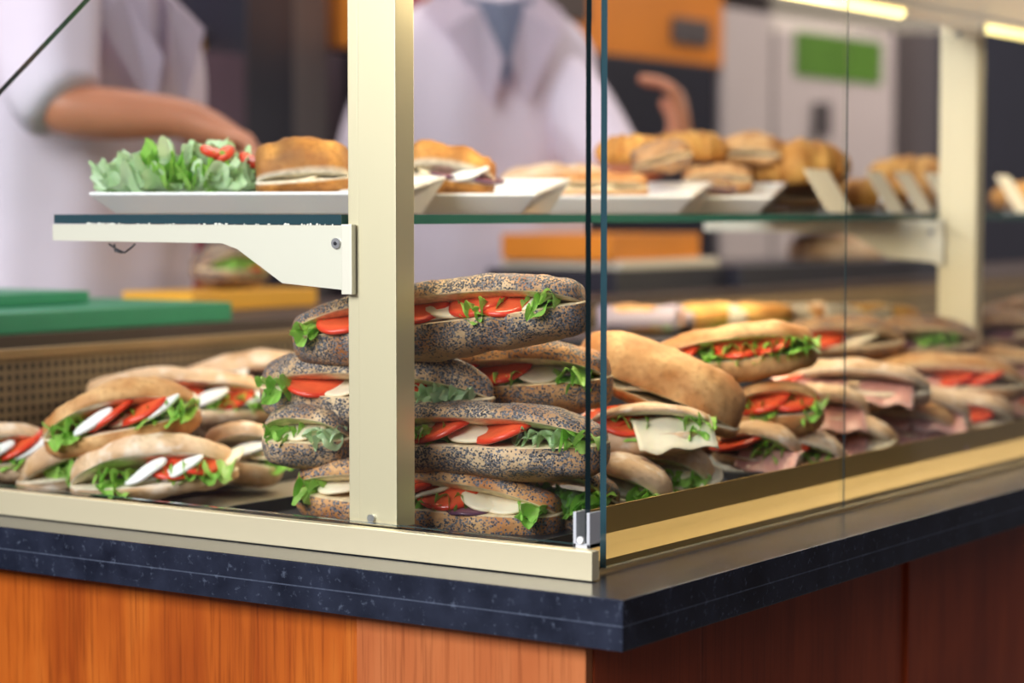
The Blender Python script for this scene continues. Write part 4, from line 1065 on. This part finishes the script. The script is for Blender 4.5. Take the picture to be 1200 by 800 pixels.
def person(label, base, facing, lean, arms, hgt, shw=0.19, coat_len=0.55, open_collar=True):
    """base: floor point; facing: unit vector; arms: list of (shoulder, elbow, wrist, hand_dir, palm_n, side) world points"""
    f = facing.normalized(); s = Vector((0,0,1)).cross(f).normalized()       # s points to the person's left
    root = empty('person', base, label, 'person')
    inv = lambda p: Vector(p)-Vector(base)
    Z = Vector((0, 0, 1))
    k = hgt/1.75
    def P(fo, si, z): return f*fo+s*si+Z*z*k
    nodes = []; edges = []
    def add(p, r): nodes.append((tuple(p), r)); return len(nodes)-1
    pel = add(P(0, 0, 0.96), (0.15, 0.10)); waist = add(P(lean*0.3, 0, 1.12), (0.13, 0.09)); che = add(P(lean*0.7, 0, 1.32), (0.15, 0.10))
    nb = add(P(lean, 0, 1.47), (0.07, 0.06)); nk = add(P(lean*1.12, 0, 1.53), 0.055); 
    hd0 = add(P(lean*1.25+0.02, 0, 1.60), (0.070, 0.078)); hd1 = add(P(lean*1.35+0.015, 0, 1.68), (0.078, 0.092)); hd2 = add(P(lean*1.4, 0, 1.74), (0.055, 0.065))
    edges += [(pel, waist), (waist, che), (che, nb), (nb, nk), (nk, hd0), (hd0, hd1), (hd1, hd2)]
    for sd in (-1, 1):
        h = add(P(0, 0.09*sd, 0.88), 0.085); kn = add(P(0.02, 0.10*sd, 0.48), 0.055); an = add(P(-0.01, 0.10*sd, 0.08), 0.038); to = add(P(0.14, 0.11*sd, 0.035), 0.034)
        edges += [(pel, h), (h, kn), (kn, an), (an, to)]
    for (sh, el, wr, hd, pn, side) in arms:
        sh, el, wr = inv(sh), inv(el), inv(wr)
        a = add(sh, 0.048); b = add(el, 0.040); m_ = add(el.lerp(wr, 0.35), 0.040); c = add(wr, 0.027)
        edges += [(che, a), (a, b), (b, m_), (m_, c)]
        limb_hand(nodes, edges, c, wr, hd, pn, side, 1.0)
    bm_me = bpy.data.meshes.new('body'); bm_me.from_pydata([n[0] for n in nodes], edges, [])
    body = link('body', bm_me, SKIN, root)
    bm = bmesh.new(); bm.from_mesh(bm_me); bm.verts.layers.skin.verify(); bm.to_mesh(bm_me); bm.free()
    sk = body.modifiers.new('skin', 'SKIN'); sk.use_smooth_shade = True
    for i, n in enumerate(nodes):
        v = bm_me.skin_vertices[0].data[i]; r = n[1]; v.radius = r if isinstance(r, tuple) else (r, r); v.use_root = (i == 0)
    su = body.modifiers.new('sub', 'SUBSURF'); su.levels = 2; su.render_levels = 2
    # face: nose, ears, eyes, mouth
    hc = P(lean*1.35+0.015, 0, 1.68)
    bm = bmesh.new()
    tube(bm, [hc+f*0.085+Z*0.012, hc+f*0.105-Z*0.015, hc+f*0.095-Z*0.028], [0.008, 0.013, 0.010], 10)
    finish(bm, 'nose', SKIN, body)
    for sd in (-1, 1):
        bm = bmesh.new(); bmesh.ops.create_uvsphere(bm, u_segments=14, v_segments=10, radius=0.012)
        o = finish(bm, 'eye', PORC, body, sm=True); o.location = hc+f*0.080+s*0.030*sd+Z*0.012
        bm = bmesh.new(); tube(bm, [hc+s*0.078*sd+Z*0.02, hc+s*0.090*sd-f*0.008, hc+s*0.080*sd-Z*0.03], [0.010, 0.016, 0.008], 10)
        finish(bm, 'ear', SKIN, body)
    bm = bmesh.new(); tube(bm, [hc+f*0.078-Z*0.052-s*0.022, hc+f*0.086-Z*0.054, hc+f*0.078-Z*0.052+s*0.022], [0.003, 0.007, 0.003], 8)
    finish(bm, 'mouth', REDP, body)
    bm = bmesh.new(); bmesh.ops.create_uvsphere(bm, u_segments=24, v_segments=16, radius=0.1)
    for v in list(bm.verts):
        if v.co.dot(f) > 0.045 and v.co.z < 0.045: v.co -= f*(v.co.dot(f)-0.045)
        v.co *= 1+0.05*noise.noise(v.co*30)
    o = finish(bm, 'hair', HAIR, root, sm=True); o.location = hc-f*0.012+Z*0.030
    # coat
    tilt = lambda z: lean*max(0, min(1, (z-0.96)/0.51))
    rings = []
    for z, hx, hy in ((0.96-coat_len+0.10, 0.225, 0.165), (0.80, 0.215, 0.155), (0.95, 0.20, 0.145), (1.08, 0.188, 0.135), (1.20, 0.20, 0.138), (1.32, 0.215, 0.14), (1.40, 0.212, 0.13), (1.445, 0.175, 0.105), (1.475, 0.115, 0.082), (1.495, 0.078, 0.070)):
        rings.append((P(tilt(z), 0, z), s, f, hx*shw/0.19, hy))
    coat = loft('coat', rings, COATM, root, 44, 0.06, 2, 9)
    for ai, (sh, el, wr, hd, pn, side) in enumerate(arms):
        sh, el, wr = inv(sh), inv(el), inv(wr)
        chest = P(lean*0.85, 0, 1.38)
        pts = [chest.lerp(sh, 0.45), sh, sh.lerp(el, 0.5), el.lerp(sh, 0.10), el.lerp(wr, 0.12)]
        rr = [0.075, 0.080, 0.074, 0.066, 0.064]
        rg = []
        for i, p in enumerate(pts):
            d = (pts[min(i+1, 4)]-pts[max(i-1, 0)]).normalized(); a = d.orthogonal().normalized(); b = d.cross(a)
            rg.append((p, a, b, rr[i], rr[i]))
        # keep ring frames aligned
        al = rg[0][1]
        fixed = []
        for (p, a, b, r1, r2), i in zip(rg, range(9)):
            d = a.cross(b); al = (al-d*al.dot(d)).normalized(); fixed.append((p, al, d.cross(al), r1, r2))
        loft('sleeve', fixed, COATM, root, 24, 0.05, ai*3+1, 5)
    # collar and shirt
    cz = P(lean*0.98, 0, 1.452)
    for sd in (-1, 1):
        bm = bmesh.new()
        a0 = P(lean-0.05, 0.066*sd, 1.520); a1 = P(lean+0.05, 0.060*sd, 1.515); a2 = P(lean+0.125, 0.040*sd, 1.46); a3 = P(lean+0.168, 0.006*sd, 1.375)
        b0 = P(lean-0.05, 0.100*sd, 1.475); b1 = P(lean+0.06, 0.130*sd, 1.462); b2 = P(lean+0.140, 0.105*sd, 1.42); b3 = P(lean+0.172, 0.030*sd, 1.30)
        va = [bm.verts.new(p) for p in (a0, a1, a2, a3)]; vb = [bm.verts.new(p) for p in (b0, b1, b2, b3)]
        for i in range(3): bm.faces.new((va[i], va[i+1], vb[i+1], vb[i]))
        bmesh.ops.solidify(bm, geom=bm.faces[:], thickness=0.004)
        finish(bm, 'collar', COATM, coat, sm=False)
    bm = bmesh.new()
    vw = 1.0
    vs = [bm.verts.new(p) for p in (P(lean+0.104, -0.066, 1.480), P(lean+0.163, 0.0, 1.33), P(lean+0.104, 0.066, 1.480), P(lean+0.125, 0.0, 1.470))]
    bm.faces.new((vs[0], vs[1], vs[3])); bm.faces.new((vs[3], vs[1], vs[2]))
    bmesh.ops.solidify(bm, geom=bm.faces[:], thickness=0.004)
    finish(bm, 'shirt' if open_collar else 'coat_front', SHIRT if open_collar else COATM, root)
    for sd in (-1, 1):
        rg = []
        for z, r in ((0.07, 0.062), (0.30, 0.070), (0.50, 0.080), (0.72, 0.098), (0.92, 0.11)):
            rg.append((P(0.01, 0.095*sd, z), s, f, r, r*1.05))
        loft('trouser_leg', rg, PANTS, root, 20, 0.03, sd, 4)
        bm = bmesh.new(); c0 = P(0.05, 0.105*sd, 0.0)
        tube(bm, [c0-f*0.09+Z*0.045, c0-f*0.03+Z*0.048, c0+f*0.05+Z*0.040, c0+f*0.13+Z*0.032], [0.038, 0.045, 0.042, 0.026], 14)
        finish(bm, 'shoe', NIGHT, root)
    return root

toCam = Vector((-FW.x, -FW.y, 0)).normalized()
# middle person: upright, one hand raised to the right
b = pd(566, 248, 4.0); b.z = 0.0
person('person in an open collared white coat behind the pastries, raising one hand', b, (toCam+RT*0.25), 0.02,
       [(pd(660, 108, 3.97), pd(722, 206, 3.84), pd(798, 168, 3.70), (UP*1.0-RT*0.08), (toCam*-0.2-RT*1.0), -1),
        (pd(462, 108, 4.05), pd(425, 230, 4.04), pd(450, 330, 3.90), (UP*-1.0+RT*0.2), (toCam*-1.0), 1)], 1.92, 0.19)
# left person: leaning over the counter, forearm across the body
b = pd(74, 248, 3.22); b.z = 0.0
person('person in a white coat at the left reaching a bare forearm across', b, (RT*0.75+toCam*0.55), 0.05,
       [(pd(52, -40, 3.06), pd(58, 130, 2.92), pd(222, 138, 2.96), (RT*1.0-UP*0.45), (UP*-1.0+toCam*0.2), 1),
        (pd(112, -20, 3.33), pd(150, 112, 3.28), pd(250, 165, 3.22), (RT*1.0-UP*0.35), (UP*-1.0), -1)], 1.86, 0.20, open_collar=False)
